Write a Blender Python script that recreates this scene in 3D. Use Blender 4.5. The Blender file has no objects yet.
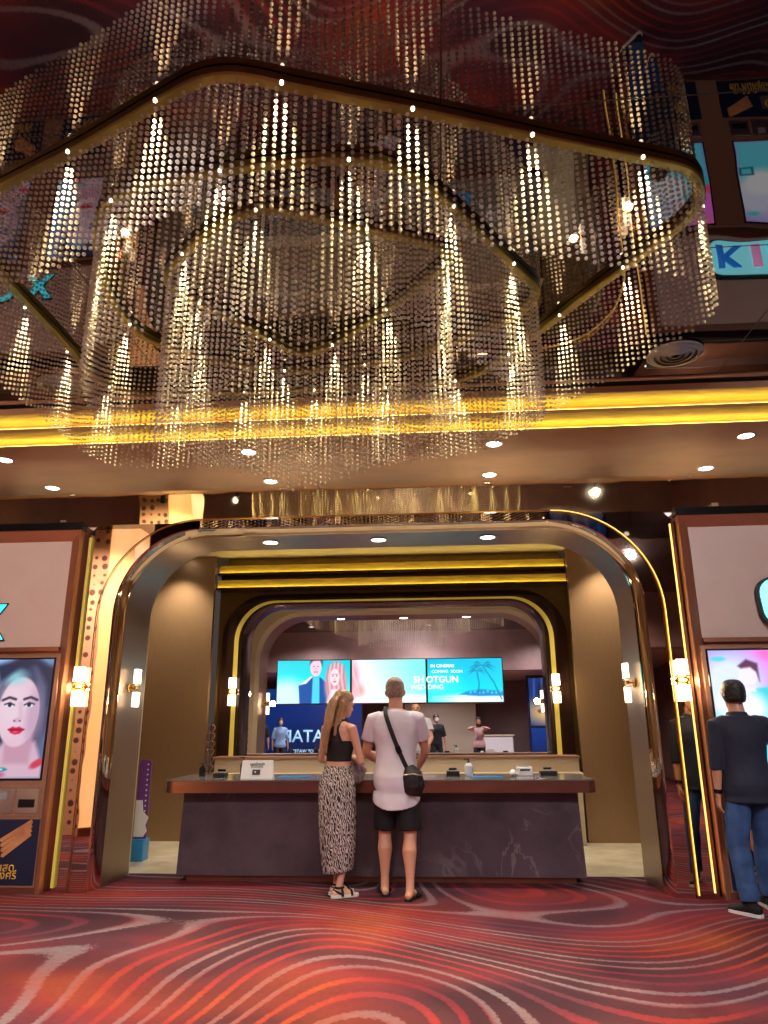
import bpy, math, random
import numpy as np
from mathutils import Vector, Matrix, Euler, noise
random.seed(7); rng = np.random.default_rng(7)
C = bpy.context.scene.collection
PI = math.pi
def srgb(r, g, b):
    f = lambda c: (c/255/12.92) if c/255 <= .04045 else ((c/255+.055)/1.055)**2.4
    return (f(r), f(g), f(b), 1.0)

# ------------------------------------------------------------------ materials
def mat(name, col=(.5,.5,.5,1), rough=.5, metal=0., emit=None, es=0., spec=.5, coat=0.):
    m = bpy.data.materials.new(name); m.use_nodes = True
    p = m.node_tree.nodes['Principled BSDF']
    p.inputs['Base Color'].default_value = col
    p.inputs['Roughness'].default_value = rough
    p.inputs['Metallic'].default_value = metal
    p.inputs['Specular IOR Level'].default_value = spec
    p.inputs['Coat Weight'].default_value = coat
    if emit is not None:
        p.inputs['Emission Color'].default_value = emit
        p.inputs['Emission Strength'].default_value = es
    return m
class N:
    """small node-graph helper"""
    def __init__(s, m): s.t = m.node_tree; s.p = s.t.nodes['Principled BSDF']
    def new(s, kind, ins=None, **kw):
        n = s.t.nodes.new(kind)
        for k, v in kw.items(): setattr(n, k, v)
        for k, v in (ins or {}).items():
            if isinstance(v, bpy.types.NodeSocket): s.t.links.new(v, n.inputs[k])
            else: n.inputs[k].default_value = v
        return n
    def link(s, a, b): s.t.links.new(a, b)
    def math(s, op, a, b=0.):
        n = s.new('ShaderNodeMath', operation=op)
        for i, v in enumerate((a, b)):
            if isinstance(v, bpy.types.NodeSocket): s.link(v, n.inputs[i])
            else: n.inputs[i].default_value = v
        return n.outputs[0]
    def ramp(s, fac, stops, interp='LINEAR'):
        n = s.new('ShaderNodeValToRGB', {'Fac': fac}); n.color_ramp.interpolation = interp
        e = n.color_ramp.elements
        while len(e) < len(stops): e.new(.5)
        for k, (pos, c) in zip(e, stops): k.position = pos; k.color = c
        return n.outputs[0]
    def mix(s, fac, a, b, blend='MIX'):
        n = s.new('ShaderNodeMix', data_type='RGBA', blend_type=blend)
        for i, v in ((0, fac), (6, a), (7, b)):
            if isinstance(v, bpy.types.NodeSocket): s.link(v, n.inputs[i])
            else: n.inputs[i].default_value = v
        return n.outputs[2]
    def obj(s): return s.new('ShaderNodeTexCoord').outputs['Object']
    def mapping(s, vec, scale=(1,1,1), loc=(0,0,0), rot=(0,0,0)):
        return s.new('ShaderNodeMapping', {'Vector': vec, 'Scale': scale, 'Location': loc, 'Rotation': rot}).outputs[0]
    def noise(s, vec, scale, detail=3., rough=.5, dist=0.):
        return s.new('ShaderNodeTexNoise', {'Vector': vec, 'Scale': scale, 'Detail': detail, 'Roughness': rough, 'Distortion': dist}).outputs['Fac']
    def bump(s, h, strength=.3, dist=.01):
        n = s.new('ShaderNodeBump', {'Height': h, 'Strength': strength, 'Distance': dist})
        s.link(n.outputs[0], s.p.inputs['Normal'])
    def base(s, sock): s.link(sock, s.p.inputs['Base Color'])

def noisy(name, c1, c2, scale=3, rough=.5, metal=0., stretch=(1,1,1), bump=0., bscale=None, **kw):
    m = mat(name, c1, rough, metal, **kw); n = N(m)
    v = n.mapping(n.obj(), stretch)
    f = n.noise(v, scale, 5., .6)
    n.base(n.ramp(f, [(.3, c1), (.7, c2)]))
    if bump: n.bump(n.noise(v, bscale or scale*4, 4.), bump, .01)
    return m

M = {}
def build_materials():
    # carpet: flowing contour stripes in red, orange, grey and plum
    m = mat('carpet', rough=.95, spec=.1); n = N(m)
    v = n.obj()
    warp = n.mapping(v, (.30, .34, 1), (5.2, 2.4, 0), (0, 0, -.25))
    f = n.noise(warp, 1.0, 0.0, .3, .5)
    sy = n.new('ShaderNodeSeparateXYZ', {'Vector': v}); s = n.math('ADD', n.math('MULTIPLY', f, 33.0), n.math('MULTIPLY', sy.outputs[1], 2.6))
    w = n.math('SINE', n.math('MULTIPLY', s, 2*PI))
    fine = n.noise(v, 34, 5, .75)
    w2 = n.math('ADD', w, n.math('MULTIPLY', n.math('SUBTRACT', fine, .5), 2.2))
    band = n.math('SINE', n.math('MULTIPLY', s, PI*.5))
    patch = n.noise(n.mapping(v, (.8, 1.1, 1), (7, 2, 0)), .8, 2)
    reds = n.ramp(patch, [(.36, srgb(98, 54, 72)), (.47, srgb(134, 52, 64)), (.60, srgb(158, 58, 56)), (.76, srgb(172, 92, 50))])
    darks = n.ramp(patch, [(.35, srgb(56, 42, 54)), (.55, srgb(80, 50, 58)), (.7, srgb(92, 44, 46))])
    greys = n.ramp(patch, [(.35, srgb(126, 114, 126)), (.55, srgb(134, 102, 112)), (.7, srgb(150, 88, 84))])
    light = n.mix(n.ramp(band, [(.10, (0,0,0,1)), (.45, (1,1,1,1))]), reds, greys)
    body = n.mix(n.ramp(n.noise(n.mapping(v, (.5,.9,1), (1,5,0)), 1.1, 1), [(.42, (0,0,0,1)), (.56, (1,1,1,1))]), darks, n.mix(.55, darks, reds))
    col = n.mix(n.ramp(w2, [(.40, (0,0,0,1)), (.72, (1,1,1,1))]), body, light)
    mott = n.noise(v, 22, 3, .7)
    n.base(n.mix(n.math('MULTIPLY', mott, .50), col, srgb(70, 26, 34)))
    n.bump(n.noise(v, 260, 2), .5, .004)
    M['carpet'] = m
    # stone floor inside the box-office alcove
    M['floor_stone'] = noisy('floor_stone', srgb(196, 186, 160), srgb(226, 218, 196), 3, .25)
    # dark tinted mirror ceiling in tiles
    m = mat('ceiling_mirror', (.19, .165, .158, 1), .015, 1.0); n = N(m)
    v = n.obj()
    n.bump(n.noise(n.mapping(v, (.9, .9, 1)), 1.6, 1.0), .06, .05)
    sx = n.new('ShaderNodeSeparateXYZ', {'Vector': v})
    def seam(o, per, off):
        d = n.math('ABSOLUTE', n.math('SUBTRACT', n.math('FRACT', n.math('ADD', n.math('DIVIDE', o, per), off)), .5))
        return n.math('LESS_THAN', d, .0045/per)
    g = n.math('MAXIMUM', seam(sx.outputs[0], 2.4, .21), seam(sx.outputs[1], 1.2, .13))
    n.base(n.mix(g, (.19, .165, .158, 1), (.06, .045, .035, 1)))
    n.link(n.math('ADD', n.math('MULTIPLY', g, .4), .015), n.p.inputs['Roughness'])
    M['ceiling_mirror'] = m
    def wavy_mirror(name, col, amp, scale, rough=.02, stretch=(1,1,1)):
        m = mat(name, col, rough, 1.0); n = N(m)
        n.bump(n.noise(n.mapping(n.obj(), stretch), scale, 1.0), amp, .05)
        return m
    M['band_mirror'] = wavy_mirror('band_mirror', (.98, .86, .52, 1), .05, 2.0)
    M['bronze_mirror'] = wavy_mirror('bronze_mirror', (.70, .55, .44, 1), .03, 2.5)
    M['dark_mirror'] = wavy_mirror('dark_mirror', (.88, .74, .62, 1), .012, 2.0)
    M['clear_mirror'] = mat('clear_mirror', (.86, .84, .88, 1), .01, 1.0)
    M['taupe_brushed'] = noisy('taupe_brushed', srgb(132, 112, 98), srgb(146, 124, 108), 6, .33, .75, (1, 1, 40))
    M['panel_bronze'] = noisy('panel_bronze', srgb(150, 122, 92), srgb(166, 136, 104), 8, .38, .55, (30, 30, .6))
    M['brown_gloss'] = noisy('brown_gloss', srgb(48, 32, 27), srgb(60, 41, 34), 5, .22, .3)
    M['bronze_panel_gloss'] = noisy('bronze_panel_gloss', srgb(120, 98, 60), srgb(134, 110, 70), 4, .2, .55)
    M['black'] = mat('black', (.012, .010, .010, 1), .35)
    M['black_gloss'] = mat('black_gloss', (.01, .009, .01, 1), .12)
    M['soffit'] = noisy('soffit', srgb(186, 146, 116), srgb(204, 164, 130), 1.6, .42, .0, (1, 2.2, 1), .08, 3)
    M['gold_leaf'] = noisy('gold_leaf', srgb(206, 176, 70), srgb(240, 216, 112), 3.2, .4, .35, (1.2, 9, 9), .15, 5)
    M['gold'] = noisy('gold', srgb(196, 150, 66), srgb(214, 170, 88), 4, .28, 1.0)
    M['ring_gold'] = noisy('ring_gold', srgb(138, 126, 66), srgb(160, 146, 84), 5, .32, 1.0)
    M['brass'] = mat('brass', srgb(206, 160, 84), .18, 1.0)
    M['copper'] = noisy('copper', srgb(206, 140, 108), srgb(222, 158, 126), 4, .28, .75, (30, 30, 1))
    M['copper_edge'] = noisy('copper_edge', srgb(150, 104, 86), srgb(172, 122, 100), 4, .26, .9, (1, 1, 30))
    M['copper_dark'] = noisy('copper_dark', srgb(150, 98, 80), srgb(164, 110, 90), 3, .3, .8)
    M['casing'] = mat('casing', srgb(150, 110, 88), .45, .2)
    M['sign_panel'] = noisy('sign_panel', srgb(216, 192, 182), srgb(222, 200, 190), 3, .42)
    M['led_gold'] = mat('led_gold', (1, .8, .2, 1), .5, emit=(1.0, .78, .16, 1), es=9)
    M['led_line'] = mat('led_line', (1, .8, .2, 1), .5, emit=(1.0, .66, .14, 1), es=1.3)
    M['led_groove'] = mat('led_groove', (.7, .55, .1, 1), .4, emit=(1.0, .74, .10, 1), es=.11)
    M['lamp'] = mat('lamp', (1, 1, 1, 1), .5, emit=(1.0, .93, .80, 1), es=14)
    M['lamp_soft'] = mat('lamp_soft', (1, 1, 1, 1), .5, emit=(1.0, .93, .80, 1), es=1.5)
    M['spot_lens'] = mat('spot_lens', (1, 1, 1, 1), .5, emit=(1.0, .88, .62, 1), es=5)
    M['tube_glow'] = mat('tube_glow', (1, 1, 1, 1), .5, emit=(1.0, .80, .52, 1), es=2.6)
    m = mat('sconce_glass', (1, .97, .92, 1), .08); m.node_tree.nodes['Principled BSDF'].inputs['Transmission Weight'].default_value = .9
    M['sconce_glass'] = m
    # crystal beads
    m = mat('bead_crystal', (.97, .95, .92, 1), .34, .0, spec=.6, coat=.4)
    m.node_tree.nodes['Principled BSDF'].inputs['Transmission Weight'].default_value = .72; m.node_tree.nodes['Principled BSDF'].inputs['IOR'].default_value = 1.42
    m.node_tree.nodes['Principled BSDF'].inputs['Transmission Weight'].default_value = .0
    n = N(m); tr = n.new('ShaderNodeBsdfTranslucent', {'Color': (.96, .92, .86, 1)})
    mx = n.new('ShaderNodeMixShader', {'Fac': .62}); n.link(n.p.outputs[0], mx.inputs[1]); n.link(tr.outputs[0], mx.inputs[2])
    tp = n.new('ShaderNodeBsdfTransparent'); m2 = n.new('ShaderNodeMixShader', {'Fac': .48}); n.link(mx.outputs[0], m2.inputs[1]); n.link(tp.outputs[0], m2.inputs[2])
    n.link(m2.outputs[0], m.node_tree.nodes['Material Output'].inputs[0])
    n.p.inputs['Base Color'].default_value = (.80, .74, .68, 1); n.p.inputs['Roughness'].default_value = .2
    M['bead'] = m
    M['steel'] = mat('steel', (.62, .60, .60, 1), .3, 1.0)
    M['diffuser_metal'] = mat('diffuser_metal', srgb(150, 140, 140), .4, .5)
    # counter stone with veins
    m = mat('counter_stone', rough=.3, spec=.4); n = N(m)
    v = n.obj()
    cl = n.noise(v, 2.2, 6, .6)
    base = n.ramp(cl, [(.3, srgb(68, 57, 66)), (.7, srgb(102, 86, 94))])
    rid = n.math('ABSOLUTE', n.math('SUBTRACT', n.noise(n.mapping(v, (1, 1, .8), (4, 0, 2)), 1.3, 5, .55, .6), .5))
    vein = n.ramp(rid, [(0., (1,1,1,1)), (.012, (0,0,0,1))])
    msk = n.ramp(n.noise(v, 1.1, 2), [(.5, (0,0,0,1)), (.62, (1,1,1,1))])
    n.base(n.mix(n.math('MULTIPLY', n.math('MULTIPLY', vein, msk), .28), base, srgb(190, 170, 165)))
    M['counter_stone'] = m
    M['counter_top'] = mat('counter_top', srgb(128, 122, 122), .16, .3)
    M['beige'] = mat('beige', srgb(190, 172, 146), .4)
    M['beige_light'] = mat('beige_light', srgb(216, 200, 172), .4)
    M['white'] = mat('white', (.80, .80, .80, 1), .5)
    M['grey'] = mat('grey', (.28, .28, .30, 1), .5)
    M['blue_mat'] = mat('blue_mat', srgb(40, 130, 190), .3)
    M['navy'] = noisy('navy', srgb(18, 26, 52), srgb(26, 36, 66), 2, .35)
    M['yellow_print'] = mat('yellow_print', srgb(240, 190, 60), .5)
    M['gold_print'] = noisy('gold_print', srgb(176, 110, 70), srgb(220, 158, 104), 5, .45)
    M['print_grey'] = mat('print_grey', srgb(96, 84, 92), .5)
    M['cyan_glow'] = mat('cyan_glow', (.1, .8, .9, 1), .4, emit=(.03, .62, .78, 1), es=1.6)
    M['cyan_pale'] = mat('cyan_pale', (.3, .9, .95, 1), .4, emit=(.20, .78, .88, 1), es=1.5)
    M['blue_glow'] = mat('blue_glow', (.05, .3, .9, 1), .4, emit=(.01, .16, .62, 1), es=1.2)
    M['pink_glow'] = mat('pink_glow', (.9, .5, .8, 1), .4, emit=(.75, .32, .68, 1), es=1.0)
    M['dark_teal'] = mat('dark_teal', srgb(12, 50, 60), .4)
    M['purple'] = mat('purple', srgb(110, 60, 140), .5)
    # patterned shop pillar: small dark motifs on tan
    m = mat('pattern_tan', rough=.5); n = N(m)
    v = n.mapping(n.obj(), (7.5, 7.5, 7.5))
    vo = n.new('ShaderNodeTexVoronoi', {'Vector': v, 'Scale': 1.0, 'Randomness': .25})
    ring = n.math('ABSOLUTE', n.math('SUBTRACT', vo.outputs['Distance'], .26))
    n.base(n.mix(n.ramp(ring, [(.10, (1,1,1,1)), (.14, (0,0,0,1))]), srgb(214, 160, 128), srgb(96, 60, 54)))
    n.p.inputs['Emission Strength'].default_value = 0
    M['pattern_tan'] = m
    m = mat('cream_glow', srgb(240, 190, 130), .4, emit=(1.0, .58, .27, 1), es=.85); n = N(m)  # cream pillar face; its glow stands in for shop lights falling on it
    n.link(n.ramp(n.noise(n.mapping(n.obj(), (5, 5, .6)), 2, 4), [(.3, (1.0, .50, .20, 1)), (.7, (1.0, .64, .32, 1))]), n.p.inputs['Emission Color'])
    M['cream_glow'] = m
    M['cream_wall'] = mat('cream_wall', srgb(222, 206, 176), .6)
    M['plum_wall'] = noisy('plum_wall', srgb(134, 108, 104), srgb(160, 128, 120), 1.4, .45, 0, (1,1,1), .1, 6)
    # people
    M['skin_fair'] = mat('skin_fair', srgb(226, 172, 146), .5)
    M['skin_tan'] = mat('skin_tan', srgb(196, 142, 112), .5)
    M['skin_man'] = mat('skin_man', srgb(214, 156, 128), .5)
    M['hair_blond'] = noisy('hair_blond', srgb(138, 98, 64), srgb(196, 156, 112), 14, .4, 0, (8, 8, .7), .5, 30)
    M['hair_greyblond'] = noisy('hair_greyblond', srgb(110, 90, 76), srgb(176, 156, 136), 60, .6, 0, (1,1,1), .6, 120)
    M['hair_black'] = noisy('hair_black', srgb(14, 12, 14), srgb(30, 26, 28), 30, .4, 0, (4,4,1), .4, 60)
    M['hair_brown'] = noisy('hair_brown', srgb(50, 34, 26), srgb(80, 56, 42), 30, .4, 0, (4,4,1), .4, 60)
    M['tee_white'] = noisy('tee_white', srgb(214, 208, 222), srgb(228, 222, 236), 4, .8)
    M['cloth_black'] = mat('cloth_black', srgb(20, 19, 24), .75)
    M['mesh_black'] = mat('mesh_black', srgb(52, 38, 38), .7)
    M['cloth_navy'] = noisy('cloth_navy', srgb(22, 26, 44), srgb(30, 35, 56), 5, .8)
    M['denim'] = noisy('denim', srgb(34, 60, 104), srgb(58, 92, 142), 3, .8, 0, (3, 3, 1))
    M['cloth_pink'] = mat('cloth_pink', srgb(206, 168, 164), .8)
    M['cloth_sky'] = mat('cloth_sky', srgb(140, 178, 220), .8)
    M['leather_black'] = noisy('leather_black', srgb(16, 16, 18), srgb(28, 28, 30), 20, .38, 0, (1,1,1), .3, 60)
    M['sole_white'] = mat('sole_white', srgb(226, 222, 216), .6)
    M['plush_grey'] = noisy('plush_grey', srgb(120, 104, 108), srgb(196, 184, 186), 24, .9, 0, (1,1,1), .8, 60)
    m = mat('zebra', rough=.8); n = N(m)
    v = n.mapping(n.obj(), (1, 1, .34))
    wv = n.new('ShaderNodeTexWave', {'Vector': v, 'Scale': 26, 'Distortion': 11, 'Detail': 2.5, 'Detail Scale': 1.6}, wave_type='BANDS', bands_direction='DIAGONAL')
    n.base(n.ramp(wv.outputs['Fac'], [(.50, srgb(30, 27, 34)), (.62, srgb(206, 194, 192))]))
    M['zebra'] = m
    M['eye'] = mat('eye', (.02, .015, .012, 1), .15)
    M['lip'] = mat('lip', srgb(170, 84, 80), .4)
    M['mask_white'] = mat('mask_white', srgb(214, 220, 226), .8)
build_materials()

# ------------------------------------------------------------------ object helpers
def link(o, parent=None):
    C.objects.link(o)
    if parent is not None: o.parent = parent
    return o
def tag(o, label=None, cat=None, group=None, kind=None):
    if label: o['label'] = label
    if cat: o['category'] = cat
    if group: o['group'] = group
    if kind: o['kind'] = kind
    return o
def thing(name, label, cat, loc=(0,0,0), rz=0., group=None):
    o = bpy.data.objects.new(name, None); C.objects.link(o); o.empty_display_size = .1
    o.location = loc; o.rotation_euler = (0, 0, rz)
    return tag(o, label, cat, group)
class MB:
    """collects vertices and faces of one mesh"""
    def __init__(s): s.v = []; s.f = []
    def add(s, vs, fs):
        k = len(s.v); s.v += [tuple(p) for p in vs]; s.f += [tuple(i+k for i in f) for f in fs]; return s
    def box(s, a, b, bev=0.):
        x0,y0,z0 = [min(p,q) for p,q in zip(a,b)]; x1,y1,z1 = [max(p,q) for p,q in zip(a,b)]
        if not bev:
            v = [(x,y,z) for z in (z0,z1) for y in (y0,y1) for x in (x0,x1)]
            return s.add(v, [(0,2,3,1),(4,5,7,6),(0,1,5,4),(2,6,7,3),(0,4,6,2),(1,3,7,5)])
        bev = min(bev, (x1-x0)*.49, (y1-y0)*.49, (z1-z0)*.49)
        # chamfered box as loft of 8-gon rings
        def ring(i, z):
            ax,ay,bx,by = x0+i,y0+i,x1-i,y1-i; c = bev
            return [(ax+c,ay,z),(bx-c,ay,z),(bx,ay+c,z),(bx,by-c,z),(bx-c,by,z),(ax+c,by,z),(ax,by-c,z),(ax,ay+c,z)]
        rs = [ring(bev*.6,z0), ring(0,z0+bev), ring(0,z1-bev), ring(bev*.6,z1)]
        return s.rings(rs)
    def rings(s, rs, cap=True, closed=True):
        n = len(rs[0]); v = [p for r in rs for p in r]; f = []
        for i in range(len(rs)-1):
            for j in range(n if closed else n-1):
                k = (j+1) % n
                f.append((i*n+j, i*n+k, (i+1)*n+k, (i+1)*n+j))
        if cap: f.append(tuple(range(n-1,-1,-1))); f.append(tuple((len(rs)-1)*n+j for j in range(n)))
        return s.add(v, f)
    def cyl(s, a, b, r0, r1=None, n=16):
        a, b = Vector(a), Vector(b); r1 = r0 if r1 is None else r1
        d = (b-a).normalized(); u = d.orthogonal().normalized(); w = d.cross(u)
        return s.rings([[a + (u*math.cos(t)+w*math.sin(t))*r0 for t in [2*PI*i/n for i in range(n)]],
                        [b + (u*math.cos(t)+w*math.sin(t))*r1 for t in [2*PI*i/n for i in range(n)]]])
    def lathe(s, prof, c=(0,0,0), n=24, axis='z'):
        rs = []
        for r, h in prof:
            ring = []
            for i in range(n):
                t = 2*PI*i/n; p = (r*math.cos(t), r*math.sin(t), h)
                if axis == 'y': p = (p[0], h, -p[1])
                ring.append((p[0]+c[0], p[1]+c[1], p[2]+c[2]))
            rs.append(ring)
        return s.rings(rs)
    def tube(s, pts, r, n=8, closed=False):
        pts = [Vector(p) for p in pts]; rs = []; m = len(pts)
        rr = r if isinstance(r, (list, tuple)) else [r]*m
        up = Vector((0,0,1)); prev = None
        for i, p in enumerate(pts):
            d = (pts[(i+1)%m] - pts[i-1]) if (closed or 0 < i < m-1) else (pts[1]-pts[0] if i == 0 else pts[-1]-pts[-2])
            d.normalize()
            if prev is None: u = d.orthogonal().normalized()
            else:
                u = prev - d*prev.dot(d); u = u.normalized() if u.length > 1e-6 else d.orthogonal().normalized()
            prev = u; w = d.cross(u)
            rs.append([p + (u*math.cos(2*PI*k/n)+w*math.sin(2*PI*k/n))*rr[i] for k in range(n)])
        if closed: rs.append(rs[0]); return s.rings(rs, cap=False)
        return s.rings(rs)
    def sphere(s, c, r, nu=14, nv=9):
        rx, ry, rz = (r, r, r) if not isinstance(r, (tuple, list)) else r
        rs = []
        for i in range(1, nv):
            t = PI*i/nv - PI/2
            rs.append([(c[0]+rx*math.cos(t)*math.cos(2*PI*j/nu), c[1]+ry*math.cos(t)*math.sin(2*PI*j/nu), c[2]+rz*math.sin(t)) for j in range(nu)])
        return s.rings(rs)
    def prism(s, poly, y0, y1):          # polygon in xz extruded along y
        return s.rings([[(x, y0, z) for x, z in poly], [(x, y1, z) for x, z in poly]])
    def prism_z(s, poly, z0, z1):
        return s.rings([[(x, y, z0) for x, y in poly], [(x, y, z1) for x, y in poly]])
    def build(s, name, m, parent=None, smooth=False, loc=None):
        me = bpy.data.meshes.new(name); me.from_pydata(s.v, [], s.f); me.update()
        import bmesh
        bm = bmesh.new(); bm.from_mesh(me); bmesh.ops.recalc_face_normals(bm, faces=bm.faces); bm.to_mesh(me); bm.free()
        if m is not None: me.materials.append(m)
        if smooth is True:
            me.polygons.foreach_set('use_smooth', [True]*len(me.polygons))
        o = bpy.data.objects.new(name, me)
        if loc: o.location = loc
        link(o, parent)
        if smooth == 'auto':
            me.polygons.foreach_set('use_smooth', [True]*len(me.polygons)); me.set_sharp_from_angle(angle=math.radians(38))
        return o
def rrect(x0, x1, y0, y1, r, k=6):
    pts = []
    for cx, cy, a in ((x1-r, y0+r, -90), (x1-r, y1-r, 0), (x0+r, y1-r, 90), (x0+r, y0+r, 180)):
        for i in range(k+1):
            t = math.radians(a + 90*i/k); pts.append((cx+r*math.cos(t), cy+r*math.sin(t)))
    return pts
def copy_tree(o, parent=None):
    c = o.copy(); C.objects.link(c)
    if parent is not None: c.parent = parent
    for ch in list(o.children): copy_tree(ch, c)
    return c
def text(s, name, m, parent, center, width=None, height=None, depth=.004, face='-y', bold=0., shear=0.):
    cu = bpy.data.curves.new(name, 'FONT'); cu.body = s; cu.size = 1; cu.extrude = .0; cu.offset = bold
    cu.align_x = 'CENTER'; cu.align_y = 'CENTER'; cu.resolution_u = 3; cu.shear = shear; cu.space_line = .85
    t = bpy.data.objects.new(name, cu); C.objects.link(t)
    dg = bpy.context.evaluated_depsgraph_get(); dg.update()
    me = bpy.data.meshes.new_from_object(t.evaluated_get(dg)); bpy.data.objects.remove(t); bpy.data.curves.remove(cu)
    co = np.array([v.co for v in me.vertices]); lo, hi = co.min(0), co.max(0); d = np.maximum(hi-lo, 1e-6)
    sx = width/d[0] if width else height/d[1]; sy = height/d[1] if height else sx
    co = (co - (lo+hi)/2)*np.array([sx, sy, 1])
    import bmesh
    me.vertices.foreach_set('co', co.ravel())
    bm = bmesh.new(); bm.from_mesh(me)
    bmesh.ops.remove_doubles(bm, verts=bm.verts, dist=1e-5)
    r = bmesh.ops.extrude_face_region(bm, geom=bm.faces[:])
    for e in r['geom']:
        if isinstance(e, bmesh.types.BMVert): e.co.z += depth
    bmesh.ops.recalc_face_normals(bm, faces=bm.faces)
    R = Euler((PI/2, 0, 0)).to_matrix().to_4x4()
    if face == '+y': R = Matrix.Rotation(PI, 4, 'Z') @ R
    if face == '+z': R = Matrix.Identity(4)
    bm.transform(Matrix.Translation(Vector(center)) @ R); bm.to_mesh(me); bm.free()
    me.materials.clear(); me.materials.append(m); me.name = name
    return link(bpy.data.objects.new(name, me), parent)
def light(name, kind, loc, energy, col=(1,.85,.65), parent=None, **kw):
    l = bpy.data.lights.new(name, kind); l.energy = energy; l.color = col
    rot = kw.pop('rot', None)
    for k, v in kw.items(): setattr(l, k, v)
    o = bpy.data.objects.new(name, l); o.location = loc
    if rot: o.rotation_euler = rot
    return link(o, parent)
def aim(a, b): return (Vector(b)-Vector(a)).to_track_quat('-Z', 'Y').to_euler()

# pictures shown by screens and printed panels: a fine grid with a colour per point
def picture(name, w, h, nx, ny, fn, parent, center, strength=1.2, face='-y', lit=True):
    u = (np.arange(nx+1)/nx)[None, :].repeat(ny+1, 0); v = (np.arange(ny+1)/ny)[:, None].repeat(nx+1, 1)
    asp = w/h
    col = fn(u, v, asp)                     # sRGB 0-255, v up
    c = np.clip(col/255., 0, 1); lin = np.where(c <= .04045, c/12.92, ((c+.055)/1.055)**2.4)
    sg = 1 if face == '-y' else -1
    xs = (u-.5)*w*sg + center[0]; zs = (v-.5)*h + center[2]; ys = np.full_like(xs, center[1])
    vs = np.stack([xs, ys, zs], -1).reshape(-1, 3)
    idx = np.arange((nx+1)*(ny+1)).reshape(ny+1, nx+1)
    fs = np.stack([idx[:-1,:-1], idx[:-1,1:], idx[1:,1:], idx[1:,:-1]], -1).reshape(-1, 4)
    me = bpy.data.meshes.new(name); me.from_pydata(vs.tolist(), [], fs.tolist()); me.update()
    at = me.color_attributes.new('pic', 'FLOAT_COLOR', 'POINT')
    rgba = np.concatenate([lin.reshape(-1, 3), np.ones((len(vs), 1))], 1).astype(np.float32)
    at.data.foreach_set('color', rgba.ravel())
    m = mat('picture_'+name, rough=.25); n = N(m)
    a = n.new('ShaderNodeVertexColor', layer_name='pic')
    if lit:
        n.link(a.outputs[0], n.p.inputs['Emission Color']); n.p.inputs['Emission Strength'].default_value = strength
        n.p.inputs['Base Color'].default_value = (.01, .01, .01, 1)
    else: n.base(a.outputs[0])
    me.materials.append(m)
    return link(bpy.data.objects.new(name, me), parent)
class Pic:
    def __init__(s, u, v, asp, bg):
        s.x = u*asp; s.y = v; s.asp = asp
        s.c = np.zeros(u.shape+(3,)) + np.array(bg, float)
    def put(s, mask, col): s.c = s.c*(1-mask[..., None]) + np.array(col, float)*mask[..., None]; return s
    def ell(s, cx, cy, rx, ry, col, soft=.05, rot=0., a=1.):
        dx, dy = s.x-cx, s.y-cy; c, n = math.cos(rot), math.sin(rot)
        X, Y = dx*c+dy*n, -dx*n+dy*c
        d = np.sqrt((X/rx)**2+(Y/ry)**2); return s.put(np.clip((1+soft-d)/(2*soft), 0, 1)*a, col)
    def poly(s, pts, col, a=1., soft=.006):
        inside = np.zeros(s.x.shape, bool); d = np.full(s.x.shape, 1e9)
        for (x0, y0), (x1, y1) in zip(pts, pts[1:]+pts[:1]):
            cond = (y0 > s.y) != (y1 > s.y)
            xi = (x1-x0)*(s.y-y0)/((y1-y0) if abs(y1-y0) > 1e-9 else 1e-9) + x0
            inside ^= cond & (s.x < xi)
            L = (x1-x0)**2+(y1-y0)**2+1e-12; t = np.clip(((s.x-x0)*(x1-x0)+(s.y-y0)*(y1-y0))/L, 0, 1)
            d = np.minimum(d, np.hypot(s.x-x0-t*(x1-x0), s.y-y0-t*(y1-y0)))
        sd = np.where(inside, d, -d); return s.put(np.clip(.5+sd/(2*soft), 0, 1)*a, col)
    def line(s, pts, w, col, a=1., soft=.005):
        d = np.full(s.x.shape, 1e9)
        for (x0, y0), (x1, y1) in zip(pts[:-1], pts[1:]):
            L = (x1-x0)**2+(y1-y0)**2+1e-12; t = np.clip(((s.x-x0)*(x1-x0)+(s.y-y0)*(y1-y0))/L, 0, 1)
            d = np.minimum(d, np.hypot(s.x-x0-t*(x1-x0), s.y-y0-t*(y1-y0)))
        return s.put(np.clip((w-d)/(2*soft)+.5, 0, 1)*a, col)
# ------------------------------------------------------------------ camera and render look
sc = bpy.context.scene
cam = bpy.data.cameras.new('camera'); cam.sensor_fit = 'VERTICAL'; cam.sensor_height = 36; cam.sensor_width = 27; cam.lens = 717/1024*36
co = bpy.data.objects.new('camera', cam); C.objects.link(co)
co.location = (.6, 0, 1.42); co.rotation_euler = (math.radians(90+16.5), 0, math.radians(4.0)); cam.clip_end = 100
co.matrix_world = Matrix.Translation((.6, 0, 1.42)) @ (Euler((math.radians(106.5), 0, math.radians(4.0))).to_matrix().to_4x4() @ Matrix.Rotation(math.radians(-.4), 4, 'Z'))
sc.camera = co
vs = sc.view_settings; vs.view_transform = 'Standard'; vs.look = 'None'; vs.gamma = 1; vs.use_curve_mapping = False; vs.exposure = 0.3
sc.cycles.use_denoising = True; sc.cycles.max_bounces = 10; sc.cycles.glossy_bounces = 6; sc.cycles.diffuse_bounces = 3
sc.cycles.transmission_bounces = 6; sc.cycles.transparent_max_bounces = 40; sc.cycles.sample_clamp_indirect = 6; sc.cycles.caustics_reflective = False; sc.cycles.caustics_refractive = False
w = bpy.data.worlds.new('lobby_ambience'); sc.world = w; w.use_nodes = True
w.node_tree.nodes['Background'].inputs[0].default_value = (.10, .075, .07, 1); w.node_tree.nodes['Background'].inputs[1].default_value = .5

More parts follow.
